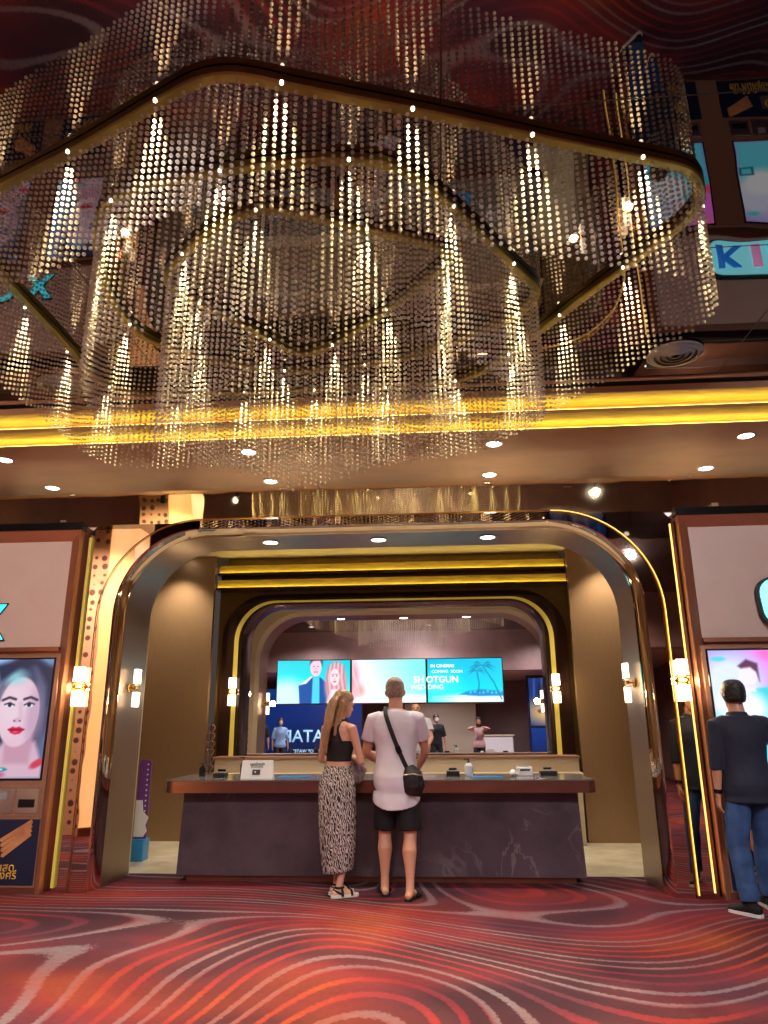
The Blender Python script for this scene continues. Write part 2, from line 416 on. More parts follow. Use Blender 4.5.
def struct(o, label=None): return tag(o, label, None, None, 'structure')
ZC = 4.32          # mirror ceiling
# ------------------------------------------------------------------ floor, ceiling, cornice
struct(MB().box((-7, -9, -.1), (7, 7.75, 0)).build('floor', M['carpet']))
struct(MB().box((-3.7, 7.75, -.1), (3.7, 10.6, 0)).build('floor_alcove', M['floor_stone']))
struct(MB().box((-7, -3.0, ZC), (7, 5.86, ZC+.06)).build('ceiling', M['ceiling_mirror']))
struct(MB().box((-7, 5.86, ZC+.16), (7, 6.6, ZC+.2)).build('ceiling_slot', M['black']))
struct(MB().box((-7, 5.83, ZC-.012), (7, 5.875, ZC+.0)).build('trim_1', M['soffit']))
# cornice: two lips with gold-leaf undersides, then the wide brown soffit
Y1, Y2, Y3, YB = 5.98, 6.265, 6.60, 8.26
struct(MB().box((-7, Y1, 4.256), (7, Y1+.02, 4.315)).build('trim_2', M['soffit']))
struct(MB().box((-7, Y1+.02, 4.262), (7, Y2, 4.30)).build('trim_3', M['gold_leaf']))
struct(MB().box((-7, Y2, 4.205), (7, Y2+.02, 4.29)).build('trim_4', M['soffit']))
struct(MB().box((-7, Y2+.02, 4.211), (7, Y3, 4.25)).build('trim_5', M['gold_leaf']))
struct(MB().box((-7, Y3, 4.165), (7, YB, 4.24)).build('trim_6', M['soffit']))
for y, z, nm in ((Y2, 4.205, 7), (Y3, 4.165, 9)):
    struct(MB().box((-7, y-.060, z-.006), (7, y+.002, z+.002)).build('trim_%d' % nm, M['soffit']))
    struct(MB().box((-7, y-.044, z+.003), (7, y-.030, z+.011)).build('trim_%d' % (nm+1), M['led_gold']))
# leaning mirror band over the arch and the kiosks
b = MB(); b.rings([[(sx, 8.10, 4.17), (sx, 8.18, 3.63), (sx, 8.22, 3.63), (sx, 8.14, 4.17)] for sx in (-7, 7)])
struct(b.build('wall_mirror_band', M['band_mirror']))
# ------------------------------------------------------------------ the rounded portal
def arch(hw, top, r, y, n=10, m=4):
    pts = [(-hw, y, z) for z in np.linspace(0, top-r, m)[:-1]]
    pts += [(-hw+r-r*math.cos(t), y, top-r+r*math.sin(t)) for t in np.linspace(0, PI/2, n)]
    pts += [(x, y, top) for x in np.linspace(-hw+r, hw-r, 6)[1:-1]]
    pts += [(hw-r+r*math.sin(t), y, top-r+r*math.cos(t)) for t in np.linspace(0, PI/2, n)]
    pts += [(hw, y, z) for z in np.linspace(top-r, 0, m)[1:]]
    return pts
def sweep(profs, n=10): return MB().rings([arch(*p, n=n) for p in profs], cap=False, closed=False)
# front facade behind trim and pilasters (dark mirror), from the arch out to the kiosks
YF = 6.93
A = arch(2.70, 3.40, .96, YF, n=14)
R = []
for (x, y, z) in A:
    if z < 3.40-.96+.001: R.append((math.copysign(2.97, x), YF, z))
    elif abs(x) > 2.70-.96:
        dx, dz = abs(x)-(2.70-.96), z-(3.40-.96)
        k = max(dx/(2.97-(2.70-.96)), dz/(3.415-(3.40-.96)))
        R.append((math.copysign((2.70-.96)+dx/k, x), YF, (3.40-.96)+dz/k))
    else: R.append((x, YF, 3.415))
struct(MB().rings([A, R], cap=False, closed=False).build('wall_front', M['dark_mirror']))
struct(sweep([(2.74, 3.43, .99, 6.95), (2.74, 3.43, .99, 6.885), (2.725, 3.42, .98, 6.872), (2.58, 3.34, .85, 6.872), (2.565, 3.33, .84, 6.885), (2.515, 3.29, .78, 7.04)], 18).build('trim_61', M['bronze_mirror'], smooth='auto'))
struct(sweep([(2.515, 3.29, .78, 7.04), (2.515, 3.29, .78, 7.66)], 18).build('trim_62', M['taupe_brushed'], smooth='auto'))
struct(sweep([(2.515, 3.29, .78, 7.66), (2.56, 3.34, .80, 7.80), (3.72, 3.64, .05, 7.80)], 18).build('wall_header', M['beige']))
struct(sweep([(2.752, 3.44, 1.0, 6.89), (2.752, 3.44, 1.0, 6.872), (2.738, 3.425, .99, 6.866)], 18).build('trim_11', M['gold'], smooth='auto'))
# light line along the right leg of the arch
a2 = [p for p in arch(2.757, 3.432, .995, 6.868, n=18) if p[0] > 1.2]
struct(MB().tube([(x, y, max(z, .02)) for x, y, z in a2], .005, 6).build('trim_12', M['led_line']))
# ------------------------------------------------------------------ alcove behind the portal
struct(MB().box((-3.75, 8.22, 3.74), (3.75, 10.6, 3.80)).build('ceiling_alcove', M['cream_wall']))
struct(MB().box((-3.75, 7.79, 3.60), (3.75, 8.24, 3.64)).build('ceiling_step', M['cream_wall']))
struct(MB().box((-7, 7.9, 3.40), (-3.7, 8.22, 3.64)).box((3.7, 7.9, 3.40), (7, 8.22, 3.64)).build('wall_above', M['black']))
struct(MB().box((-3.75, 7.8, 0), (-3.68, 10.6, 3.74)).build('wall_left', M['panel_bronze']))
struct(MB().box((3.68, 7.8, 0), (3.75, 10.6, 3.74)).build('wall_right', M['panel_bronze']))
struct(MB().box((-3.68, 9.80, 0), (-2.49, 9.88, 3.735)).build('wall_panel_left', M['panel_bronze']))
struct(MB().box((2.42, 9.80, 0), (3.68, 9.88, 3.735)).build('wall_panel_right', M['panel_bronze']))
# inner bulkhead: bronze mirror; two lit gold ledges stand in for reflected cove stripes
def arch2(hw, top, r, y, n=10): return arch(hw, top, r, y, n)
XI0, XI1 = -2.45, 2.40
YI = 10.02
Ai = arch(2.10, 3.07, .52, YI, n=12); Ri = []
for (x, y, z) in Ai:
    if z < 2.55+.001: Ri.append((math.copysign(2.46, x), YI, z))
    elif abs(x) > 1.58:
        dx, dz = abs(x)-1.58, z-2.55; k = max(dx/.88, dz/1.19); Ri.append((math.copysign(1.58+dx/k, x), YI, 2.55+dz/k))
    else: Ri.append((x, YI, 3.74))
struct(MB().rings([Ai, Ri], cap=False, closed=False).build('wall_back', M['bronze_panel_gloss']))
struct(sweep([(2.38, 3.20, .62, 10.02), (2.38, 3.20, .62, 9.97), (2.28, 3.14, .58, 9.94), (2.10, 3.06, .50, 9.94), (2.08, 3.05, .48, 9.97), (2.075, 3.045, .475, 10.19)], 14).build('trim_13', M['brown_gloss'], smooth='auto'))
struct(sweep([(2.20, 3.105, .56, 9.945), (2.20, 3.105, .56, 9.928), (2.14, 3.078, .54, 9.928), (2.14, 3.078, .54, 9.945)], 14).build('trim_14', M['led_groove'], smooth='auto'))
for z, nm in ((3.50, 0), (3.28, 1)):
    struct(MB().box((-2.46, 9.90-.05*nm, z+.0), (2.41, 10.01, z+.115)).build('trim_%d' % (15+3*nm), M['gold_leaf']))
    struct(MB().box((-2.46, 9.82-.05*nm, z-.035), (2.41, 10.01, z-.005)).build('trim_%d' % (16+3*nm), M['brown_gloss']))
    struct(MB().box((-2.46, 9.872-.05*nm, z-.006), (2.41, 9.886-.05*nm, z+.004)).build('trim_%d' % (17+3*nm), M['led_gold']))
struct(MB().box((-2.14, 10.2, .4), (2.14, 10.22, 3.12)).build('wall_mirror', M['clear_mirror']))
# ------------------------------------------------------------------ the lobby behind and beside the camera
struct(MB().box((-7, -3.4, 3.05), (7, -3.0, ZC+.06)).build('wall_bulkhead', M['plum_wall']))
struct(MB().box((-7, -9, 3.05), (7, -3.4, 3.12)).build('ceiling_low', M['cream_wall']))
struct(MB().box((-7, -9.1, 0), (7, -9, 3.2)).build('wall_rear', M['plum_wall']))
struct(MB().box((-7.1, -9, 0), (-7, 8.3, ZC+.1)).build('wall_side_left', M['plum_wall']))
struct(MB().box((7, -9, 0), (7.1, 8.3, ZC+.1)).build('wall_side_right', M['plum_wall']))
# shop pillar to the left of the camera, seen in the portal's polished metal
struct(MB().box((-4.86, 2.9, .0), (-4.30, 3.52, ZC)).build('pillar', M['pattern_tan']))
struct(MB().box((-4.30, 3.0, .12), (-3.86, 3.56, ZC)).build('pillar_panel', M['cream_glow']))
struct(MB().box((-4.30, 3.0, .0), (-3.86, 3.54, .12)).build('pillar_base', M['copper_dark']))
# ------------------------------------------------------------------ chandelier
def closed_curve(pts, k=12, smooth=2):
    P = [Vector((x, y, 0)) for x, y in pts]; n = len(P); out = []
    for i in range(n):
        p0, p1, p2, p3 = P[i-1], P[i], P[(i+1) % n], P[(i+2) % n]
        t1 = (p2-p0)/2; t2 = (p3-p1)/2; L = (p2-p1).length
        if t1.length > 1e-6: t1 = t1*min(1, L/t1.length)
        if t2.length > 1e-6: t2 = t2*min(1, L/t2.length)
        for j in range(k):
            t = j/k; h00 = 2*t**3-3*t*t+1; h10 = t**3-2*t*t+t; h01 = -2*t**3+3*t*t; h11 = t**3-t*t
            out.append(p1*h00+t1*h10+p2*h01+t2*h11)
    # even spacing
    d = [0]
    m = len(out)
    for i in range(m): d.append(d[-1]+(out[(i+1) % m]-out[i]).length)
    return out, d
def at_len(out, d, s):
    s = s % d[-1]; i = int(np.searchsorted(d, s, 'right'))-1; i = min(i, len(out)-1)
    f = (s-d[i])/max(d[i+1]-d[i], 1e-9); a, b = out[i], out[(i+1) % len(out)]
    return a+(b-a)*f, (b-a).normalized()
OUTER = [(-.24,2.54),(.04,2.63),(.66,2.83),(1.285,3.047),(1.86,3.235),(2.04,3.315),(2.14,3.45),(2.18,3.62),(2.12,3.80),(1.78,4.358),(1.48,4.877),(1.12,5.47),(.86,5.68),(.45,5.76),(-.8,5.76),(-1.85,5.76),(-2.13,5.66),(-2.24,5.40),(-2.22,4.69),(-2.21,3.99),(-2.17,3.62),(-2.05,3.34),(-1.78,3.165),(-1.18,2.905),(-.62,2.635),(-.42,2.55)]
MID = [(-.73,3.15),(-.06,3.08),(.34,3.115),(.52,3.215),(.68,3.387),(.93,3.73),(1.21,4.14),(1.35,4.353),(1.34,4.53),(1.2,4.746),(.6,5.163),(.14,5.33),(-.49,5.40),(-1.0,5.24),(-1.34,5.02),(-1.54,4.81),(-1.62,4.52),(-1.58,4.1),(-1.40,3.60),(-1.24,3.36),(-1.04,3.23)]
INNER = [(-1.108,4.009),(-.988,3.858),(-.677,3.59),(-.436,3.45),(-.248,3.445),(.086,3.58),(.438,3.732),(.664,3.853),(.748,3.98),(.618,4.185),(.288,4.562),(-.092,4.958),(-.30,5.10),(-.42,5.10),(-.537,5.004),(-.74,4.694),(-1.059,4.267),(-1.13,4.13)]
chand = thing('chandelier', 'huge three-tier crystal bead chandelier with gold rounded rings hanging from the mirrored ceiling', 'chandelier', (0, 4.2, ZC))
B0 = Vector((0, 4.2, ZC))
# one small faceted bead
t = (1+5**.5)/2
import bmesh
_bm = bmesh.new(); bmesh.ops.create_icosphere(_bm, subdivisions=2, radius=1)
BV = np.array([v.co for v in _bm.verts]); BF = np.array([[v.index for v in f.verts] for f in _bm.faces]); _bm.free()
def beads(name, curve, length, parent, sp=.045, vs=.036, rad=.0100):
    out, d = curve; n = int(d[-1]/sp); n -= n % 2; P = []
    for i in range(n):
        p, tg = at_len(out, d, d[-1]*i/n)
        ph = rng.uniform(-.12, .12); nn = int((length+rng.uniform(-.004, .004))/vs)
        for k in range(nn):
            P.append((p.x, p.y, ZC-.065-vs*(k+.5*(i % 2)+ph)))
    P = np.array(P) - np.array(B0)
    m = len(P); V = (P[:, None, :] + BV[None]*rad).reshape(-1, 3)
    F = (BF[None] + (np.arange(m)*len(BV))[:, None, None]).reshape(-1)
    me = bpy.data.meshes.new(name); nf = m*len(BF)
    me.vertices.add(len(V)); me.vertices.foreach_set('co', V.astype(np.float32).ravel())
    me.loops.add(nf*3); me.loops.foreach_set('vertex_index', F.astype(np.int32))
    me.polygons.add(nf); me.polygons.foreach_set('loop_start', (np.arange(nf)*3).astype(np.int32)); me.polygons.foreach_set('loop_total', np.full(nf, 3, np.int32))
    me.polygons.foreach_set('use_smooth', np.ones(nf, bool))
    me.update(); me.validate(); me.materials.append(M['bead'])
    o = link(bpy.data.objects.new(name, me), parent); o['kind'] = 'stuff'; return m
def ring(curve, parent, wd=.062, ht=.045):
    out, d = curve; n = int(d[-1]/.05); rs = []
    for i in range(n):
        p, tg = at_len(out, d, d[-1]*i/n); nrm = Vector((tg.y, -tg.x, 0)); p = p-Vector((B0.x, B0.y, 0))
        z1 = -.006; z0 = z1-ht; c = .008
        rs.append([p+nrm*a+Vector((0, 0, z)) for a, z in ((-wd/2, z1), (-wd/2, z0+c), (-wd/2+c, z0), (wd/2-c, z0), (wd/2, z0+c), (wd/2, z1))])
    rs.append(rs[0])
    return MB().rings(rs, cap=False).build('ring', M['ring_gold'], parent, smooth='auto')
lens_me = None
def tier(pts, length, phase, step, energy):
    global lens_me
    cv = closed_curve(pts); out, d = cv
    r = ring(cv, chand)
    beads('bead_curtain', cv, length, r)
    n = int(d[-1]/step)
    ctr = sum(out, Vector())/len(out)
    for i in range(n):
        p, tg = at_len(out, d, phase+d[-1]*i/n); nrm = Vector((tg.y, -tg.x, 0))
        if nrm.y > 0: nrm = -nrm
        q = p + nrm*.024 - Vector((B0.x, B0.y, 0)); q.z = -.055
        if lens_me is None:
            o = MB().lathe([(.003, -.005), (.008, -.003), (.0095, .0), (.0095, .012)], n=12).build('spot_lamp', M['spot_lens'], r, smooth='auto'); lens_me = o.data
        else: o = link(bpy.data.objects.new('spot_lamp', lens_me), r)
        o.location = q
        light('spot_light', 'SPOT', q+Vector((0, 0, -.012)), energy, (1.0, .78, .40), r, spot_size=math.radians(38), spot_blend=1.0, shadow_soft_size=.012, rot=aim((0,0,0), -nrm*.06+Vector((0,0,-1))))
tier(OUTER, .70, .20, .61, 210.)
tier(MID, .93, .25, .66, 200.)
tier(INNER, 1.15, .30, .60, 210.)
# ceiling air diffusers
def diffuser(x, y, label):
    t = thing('ceiling_vent', label, 'air vent', (x, y, ZC))
    b = MB()
    for r in (.205, .160, .115, .07):
        b.lathe([(r, -.002), (r, -.012), (r-.03, -.03), (r-.038, -.03), (r-.012, -.004)], n=32)
    b.build('diffuser_cone', M['diffuser_metal'], t, smooth='auto')
    MB().lathe([(.215, -.001), (.225, -.012), (.205, -.016), (.198, -.001)], n=32).build('rim', M['diffuser_metal'], t, smooth='auto')
diffuser(2.62, 5.42, 'round air diffuser in the mirror ceiling right of the chandelier')
diffuser(-2.62, 5.55, 'round air diffuser in the mirror ceiling left, behind the bead curtain')
# downlights
def downlight(x, y, z, label, grp, energy, r=.075, col=(1, .82, .60), size=130):
    t = thing('downlight', label, 'ceiling light', (x, y, z), 0, grp)
    MB().lathe([(r+.018, 0), (r+.018, -.005), (r, -.008), (r-.004, 0)], n=24).build('trim_ring', M['steel'], t, smooth='auto')
    MB().lathe([(r-.003, -.001), (r-.003, -.004), (.01, -.0045)], n=24).build('lens', M['lamp'], t)
    light('downlight_lamp', 'SPOT', (0, 0, -.02), energy*1.0, col, t, spot_size=math.radians(size), spot_blend=.7, shadow_soft_size=.06)
nm = ('at the left end', 'second from left', 'third from left', 'at the right end')
for i, x in enumerate((-3.95, -1.30, 1.25, 3.75)):
    downlight(x, 6.9, 4.165, 'recessed downlight, front row of the brown soffit, '+nm[i], 'soffit downlights', 55)
    downlight(x+(.02 if i < 3 else -.06), 7.85, 4.165, 'recessed downlight, rear row of the brown soffit, '+nm[i], 'soffit downlights', 40)
for x, s in ((-1.12, 'left'), (.03, 'middle'), (1.17, 'right')):
    downlight(x, 7.30, 3.285, 'recessed downlight under the portal lintel, %s of three' % s, 'portal downlights', 80, .075, (1, .86, .72))
# ------------------------------------------------------------------ wall sconces
def sconce_proto(name, label, loc, rz=0.):
    t = thing(name, label, 'wall lamp', loc, rz, 'glass tube sconces')
    MB().lathe([(.045, 0), (.045, -.014), (.03, -.02), (.005, -.022)], n=20, axis='y').build('backplate', M['brass'], t, smooth='auto')
    MB().cyl((0, -.015, 0), (0, -.085, 0), .010).box((-.05, -.095, -.018), (.05, -.065, .018), .006).build('arm', M['brass'], t)
    for s in (1, -1):
        z0, z1 = sorted((s*.03, s*.185))
        g = MB(); 
        for k in range(3):
            x = -.034+.034*k
            g.box((x-.0155, -.10, z0), (x+.0155, -.06, z1), .003)
        g.build('glass_tube', M['tube_glow'], t)
        MB().box((-.056, -.105, z0 if s > 0 else z1-.012), (.056, -.055, (z0+.012) if s > 0 else z1), .003).build('cap', M['brass'], t)
    light('sconce_light', 'POINT', (0, -.17, 0), 7, (1, .74, .42), t, shadow_soft_size=.05)
    return t
s0 = sconce_proto('wall_sconce', 'glass tube sconce on the pilaster between the left kiosk and the arch', (-2.835, YF-.002, 1.79))
def sconce_at(loc, rz, label):
    c = copy_tree(s0); c.location = loc; c.rotation_euler = (0, 0, rz); c['label'] = label; return c
sconce_at((2.835, YF-.002, 1.79), 0, 'glass tube sconce on the dark pilaster between the arch and the right kiosk')
sconce_at((-2.513, 7.27, 1.79), PI/2, 'glass tube sconce on the left inner side of the big arch')
sconce_at((2.513, 7.27, 1.79), -PI/2, 'glass tube sconce on the right inner side of the big arch')
sconce_at((-2.17, 9.925, 1.86), 0, 'small glass tube sconce on the left leg of the inner arch, behind the counter')
sconce_at((2.17, 9.925, 1.86), 0, 'small glass tube sconce on the right leg of the inner arch, behind the counter')

# ------------------------------------------------------------------ pictures
def fn_portrait(u, v, asp):
    p = Pic(u, v, asp, (120, 150, 200)); a = asp; cx = a*.60
    p.c = p.c*(.72+.45*(1-u))[..., None] + np.array((30, 50, 60))*(v*.6)[..., None]
    p.ell(cx+.02, .60, .26, .44, (50, 54, 84), .08)            # hair
    p.poly([(cx+.05, .98), (a, .9), (a, .15), (cx+.20, .25)], (92, 96, 130), .9, .05)
    p.poly([(cx-.30, .0), (cx-.12, .30), (cx+.17, .30), (a, .10), (a, 0)], (212, 176, 196), 1, .02)   # neck, shoulders
    p.poly([(cx-.11, .45), (cx-.10, .12), (cx+.13, .12), (cx+.15, .45)], (196, 150, 172), 1, .02)
    p.ell(cx-.015, .55, .188, .295, (226, 192, 210), .04)       # face
    p.ell(cx-.08, .62, .14, .22, (236, 212, 226), .5, a=.7)
    p.ell(cx+.13, .50, .07, .22, (182, 148, 178), .5, a=.6)
    p.ell(cx-.09, .85, .10, .06, (140, 220, 230), .7, a=.8)
    p.poly([(cx-.22, .80), (cx-.05, .93), (cx+.10, .95), (cx+.22, .76), (cx+.24, .6), (cx+.30, .92), (cx, 1.02), (cx-.28, .95)], (46, 50, 78), 1, .025)
    for s in (-1, 1):                                           # brows, eyes
        ex = cx-.015+s*.088
        p.line([(ex-s*.05, .655), (ex+s*.01, .672), (ex+s*.07, .648)], .011, (70, 60, 84))
        p.ell(ex, .605, .040, .019, (236, 236, 244), .15)
        p.ell(ex, .607, .019, .019, (50, 74, 110), .15); p.ell(ex, .607, .008, .009, (16, 18, 30), .2)
        p.line([(ex-s*.042, .606), (ex, .626), (ex+s*.046, .612)], .006, (40, 30, 48))
    p.line([(cx-.005, .62), (cx+.012, .50)], .012, (206, 164, 190), .7, .02)
    p.ell(cx-.02, .478, .034, .018, (214, 172, 196), .4); p.ell(cx-.042, .472, .010, .007, (120, 70, 96), .4); p.ell(cx+.008, .472, .010, .007, (120, 70, 96), .4)
    p.poly([(cx-.092, .400), (cx-.05, .424), (cx-.018, .416), (cx+.012, .424), (cx+.06, .400), (cx+.02, .365), (cx-.02, .358), (cx-.06, .370)], (206, 26, 70), 1, .006)
    p.line([(cx-.088, .400), (cx-.018, .396), (cx+.056, .400)], .004, (120, 10, 40))
    p.ell(cx-.02, .380, .022, .007, (236, 90, 120), .5)
    p.ell(cx+.21, .12, .07, .03, (206, 60, 90), .3, .5); p.ell(cx-.20, .03, .12, .03, (206, 70, 110), .3)
    p.poly([(0, .055), (.30, .055), (.335, .072), (.30, .088), (0, .088)], (20, 150, 170), 1, .004)
    p.line([(.03, .072), (.28, .072)], .006, (220, 244, 246))
    return p.c
def fn_cartoon(u, v, asp):
    p = Pic(u, v, asp, (206, 120, 226)); a = asp
    p.c = p.c*(1-v*.0)[..., None]; p.c[..., 0] = 190+50*np.sin(u*5+v*4); p.c[..., 2] = 236
    p.ell(a*.25, .70, .30, .30, (214, 226, 250), .4); p.ell(a*.9, .98, .16, .08, (240, 120, 200), .3)
    p.ell(a*.12, .93, .06, .02, (90, 210, 220), .3); p.ell(a*.85, .97, .03, .02, (240, 170, 240), .2)
    p.poly([(0, 0), (a, 0), (a, .52), (a*.6, .56), (0, .50)], (96, 214, 236), 1, .03)
    p.poly([(a*.38, .50), (a*.50, .68), (a*.74, .70), (a*.98, .55), (a, .4), (a*.4, .36)], (70, 206, 216), 1, .01)      # jumper
    p.x = p.x+a*.10
    p.ell(a*.58, .795, .072, .085, (240, 226, 236), .06); p.poly([(a*.54, .72), (a*.64, .72), (a*.66, .66), (a*.52, .67)], (232, 214, 226), 1, .008)
    p.poly([(a*.46, .87), (a*.58, .925), (a*.72, .89), (a*.72, .74), (a*.69, .82), (a*.62, .86), (a*.50, .85)], (96, 60, 90), 1, .01)
    p.x = p.x-a*.10; p.ell(a*.36, .52, .20, .16, (236, 246, 252), .3)
    for x, y in ((.12, .42), (.80, .40)):
        p.poly([(a*x-.06, y-.10), (a*x+.08, y-.10), (a*x+.08, y), (a*x-.06, y)], (30, 90, 120), 1, .01); p.poly([(a*x-.04, y-.085), (a*x+.06, y-.085), (a*x+.06, y-.015), (a*x-.04, y-.015)], (90, 220, 226), 1, .01)
    p.poly([(a*.85, .57), (a, .60), (a, .50), (a*.86, .51)], (236, 90, 150), 1, .01)
    return p.c
def fn_couple(u, v, asp):
    p = Pic(u, v, asp, (20, 205, 222))
    p.c = np.stack([20+200*np.clip(1-v*1.5-u*.2, 0, 1), 190+50*np.clip(1-v, 0, 1), 205+40*np.clip(1-v, 0, 1)], -1)
    p.ell(.22, .20, .40, .34, (190, 240, 244), .5, .2)
    p.poly([(.55, -.02), (.52, .42), (.76, .60), (1.05, .60), (1.22, .44), (1.20, -.02)], (16, 74, 150), 1, .012)     # jacket
    p.poly([(.84, -.02), (.86, .60), (1.02, .60), (1.03, -.02)], (70, 196, 236), 1, .01)
    p.poly([(.52, .42), (.70, .46), (.86, .62), (.80, .62)], (230, 246, 250), 1, .01)
    p.ell(.93, .84, .135, .22, (236, 190, 206), .07); p.poly([(.78, .90), (.80, 1.05), (1.1, 1.05), (1.09, .86), (1.03, 1.0), (.86, .99)], (80, 70, 90), 1, .02)
    for s in (-.05, .05): p.ell(.93+s, .86, .022, .012, (60, 60, 90), .3)
    p.line([(.89, .73), (.97, .73)], .012, (226, 90, 120)); p.ell(.93, .80, .016, .03, (214, 150, 170), .5)
    p.ell(1.42, .45, .27, .52, (206, 150, 160), .2)                                                                      # wavy hair
    for k in range(9): p.line([(1.25+.045*k, .95-.02*abs(k-4)), (1.20+.05*k, .6), (1.24+.052*k, .25), (1.18+.06*k, .0)], .014, (236, 196, 196) if k % 2 else (170, 110, 130), .8, .02)
    p.ell(1.39, .60, .115, .20, (246, 206, 212), .07)
    for s in (-.045, .045): p.ell(1.39+s, .63, .022, .013, (80, 60, 90), .3); p.line([(1.36+s, .67), (1.42+s, .67)], .008, (150, 100, 110))
    p.ell(1.39, .50, .040, .018, (220, 80, 110), .2); p.ell(1.39, .565, .014, .026, (226, 170, 180), .5)
    p.poly([(1.25, -.02), (1.32, .32), (1.47, .32), (1.60, -.02)], (246, 214, 220), 1, .02)
    return p.c
def fn_wash(u, v, asp):
    p = Pic(u, v, asp, (200, 238, 240))
    p.c = np.stack([120+130*np.clip(1.1-u*1.1-(v-.4)*.3, 0, 1), 226+10*u, 234+0*u], -1)
    p.ell(.02, .55, .14, .38, (220, 140, 160), .5); p.ell(.16, .30, .12, .14, (236, 150, 150), .6, .8)
    for k in range(6): p.line([(0, .95-.06*k), (.06+.02*k, .6-.05*k), (.05+.03*k, .2)], .012, (236, 190, 196), .7, .02)
    p.ell(1.3, .08, .7, .10, (250, 252, 250), .4); p.line([(.2, .10), (1.7, .13)], .01, (150, 220, 228), .8, .02)
    return p.c
def fn_beach(u, v, asp):
    p = Pic(u, v, asp, (0, 200, 228))
    p.c = np.stack([0+40*np.clip(.5-v, 0, 1), 178+40*(1-v), 214+20*(1-v)], -1)
    p.ell(.2, .35, .5, .30, (60, 224, 236), .6); p.ell(1.2, .05, .9, .14, (220, 244, 238), .4)
    p.poly([(.72, .17), (.95, .25), (1.25, .29), (1.75, .24), (1.8, .14), (1.2, .13)], (16, 130, 190), 1, .02)
    for k in range(8): p.ell(1.0+.1*k, .22+.02*math.sin(k*2), .03, .03, (80, 180, 220), .3)
    for (x0, y0, x1, y1, s) in ((1.72, .06, 1.30, .84, 1.), (1.18, .16, 1.16, .72, .7)):
        p.line([(x0, y0), ((x0+x1)/2+.04, (y0+y1)/2), (x1, y1)], .014, (8, 120, 160))
        for k, an in enumerate(np.linspace(-.5, PI+.5, 7)):
            L = .34*s; ex, ey = x1+L*math.cos(an), y1+L*.45*math.sin(an)-.10*s*abs(math.cos(an))
            p.poly([(x1, y1), (x1+(ex-x1)*.5, y1+(ey-y1)*.5+.07*s), (ex, ey), (x1+(ex-x1)*.5, y1+(ey-y1)*.5+.015)], (10, 128, 170), .95, .008)
    p.line([(.1, .12), (.9, .15)], .006, (230, 250, 250), .8); p.line([(.1, .06), (1.3, .08)], .006, (230, 250, 250), .6)
    return p.c
# ------------------------------------------------------------------ three display screens in front of the mirror
def display(x, fn, label):
    t = thing('display_screen', label, 'screen', (x, 10.06, 1.99), 0, 'row of displays above the counter')
    MB().box((-.519, 0, -.300), (.519, .09, .300), .006).build('bezel', M['black'], t)
    picture('picture', 1.012, .576, 128, 72, fn, t, (0, -.003, 0), 1.15)
    MB().box((-.12, .09, -.10), (.12, .14, .10)).build('wall_bracket', M['steel'], t)
    return t
XS = (-1.095, -.055, .985)
display(XS[0], fn_couple, 'left of three bright displays, showing a suited man and a woman with wavy hair')
d2 = display(XS[1], fn_wash, 'middle of three bright wall displays, pale cyan, partly behind the man\'s head')
d3 = display(XS[2], fn_beach, 'right of three bright wall displays, turquoise with palm trees')
wl = mat('white_screen_ink', (.9, .9, .9, 1), .5, emit=(.93, .95, .93, 1), es=1.05)
text('SH', 'lettering', wl, d2, (.41, -.006, .015), height=.088, depth=.001, bold=.012)
text('WED', 'lettering', wl, d2, (.40, -.006, -.085), height=.060, depth=.001)
text('OTGUN', 'lettering', wl, d3, (-.31, -.006, .015), height=.088, depth=.001, bold=.012)
text('DING', 'lettering', wl, d3, (-.40, -.006, -.085), height=.060, depth=.001)
text('IN CINEMAS', 'lettering', wl, d3, (-.30, -.006, .195), width=.32, depth=.001, bold=.01)
text('COMING  SOON', 'lettering', wl, d3, (-.24, -.006, .12), width=.42, depth=.001)

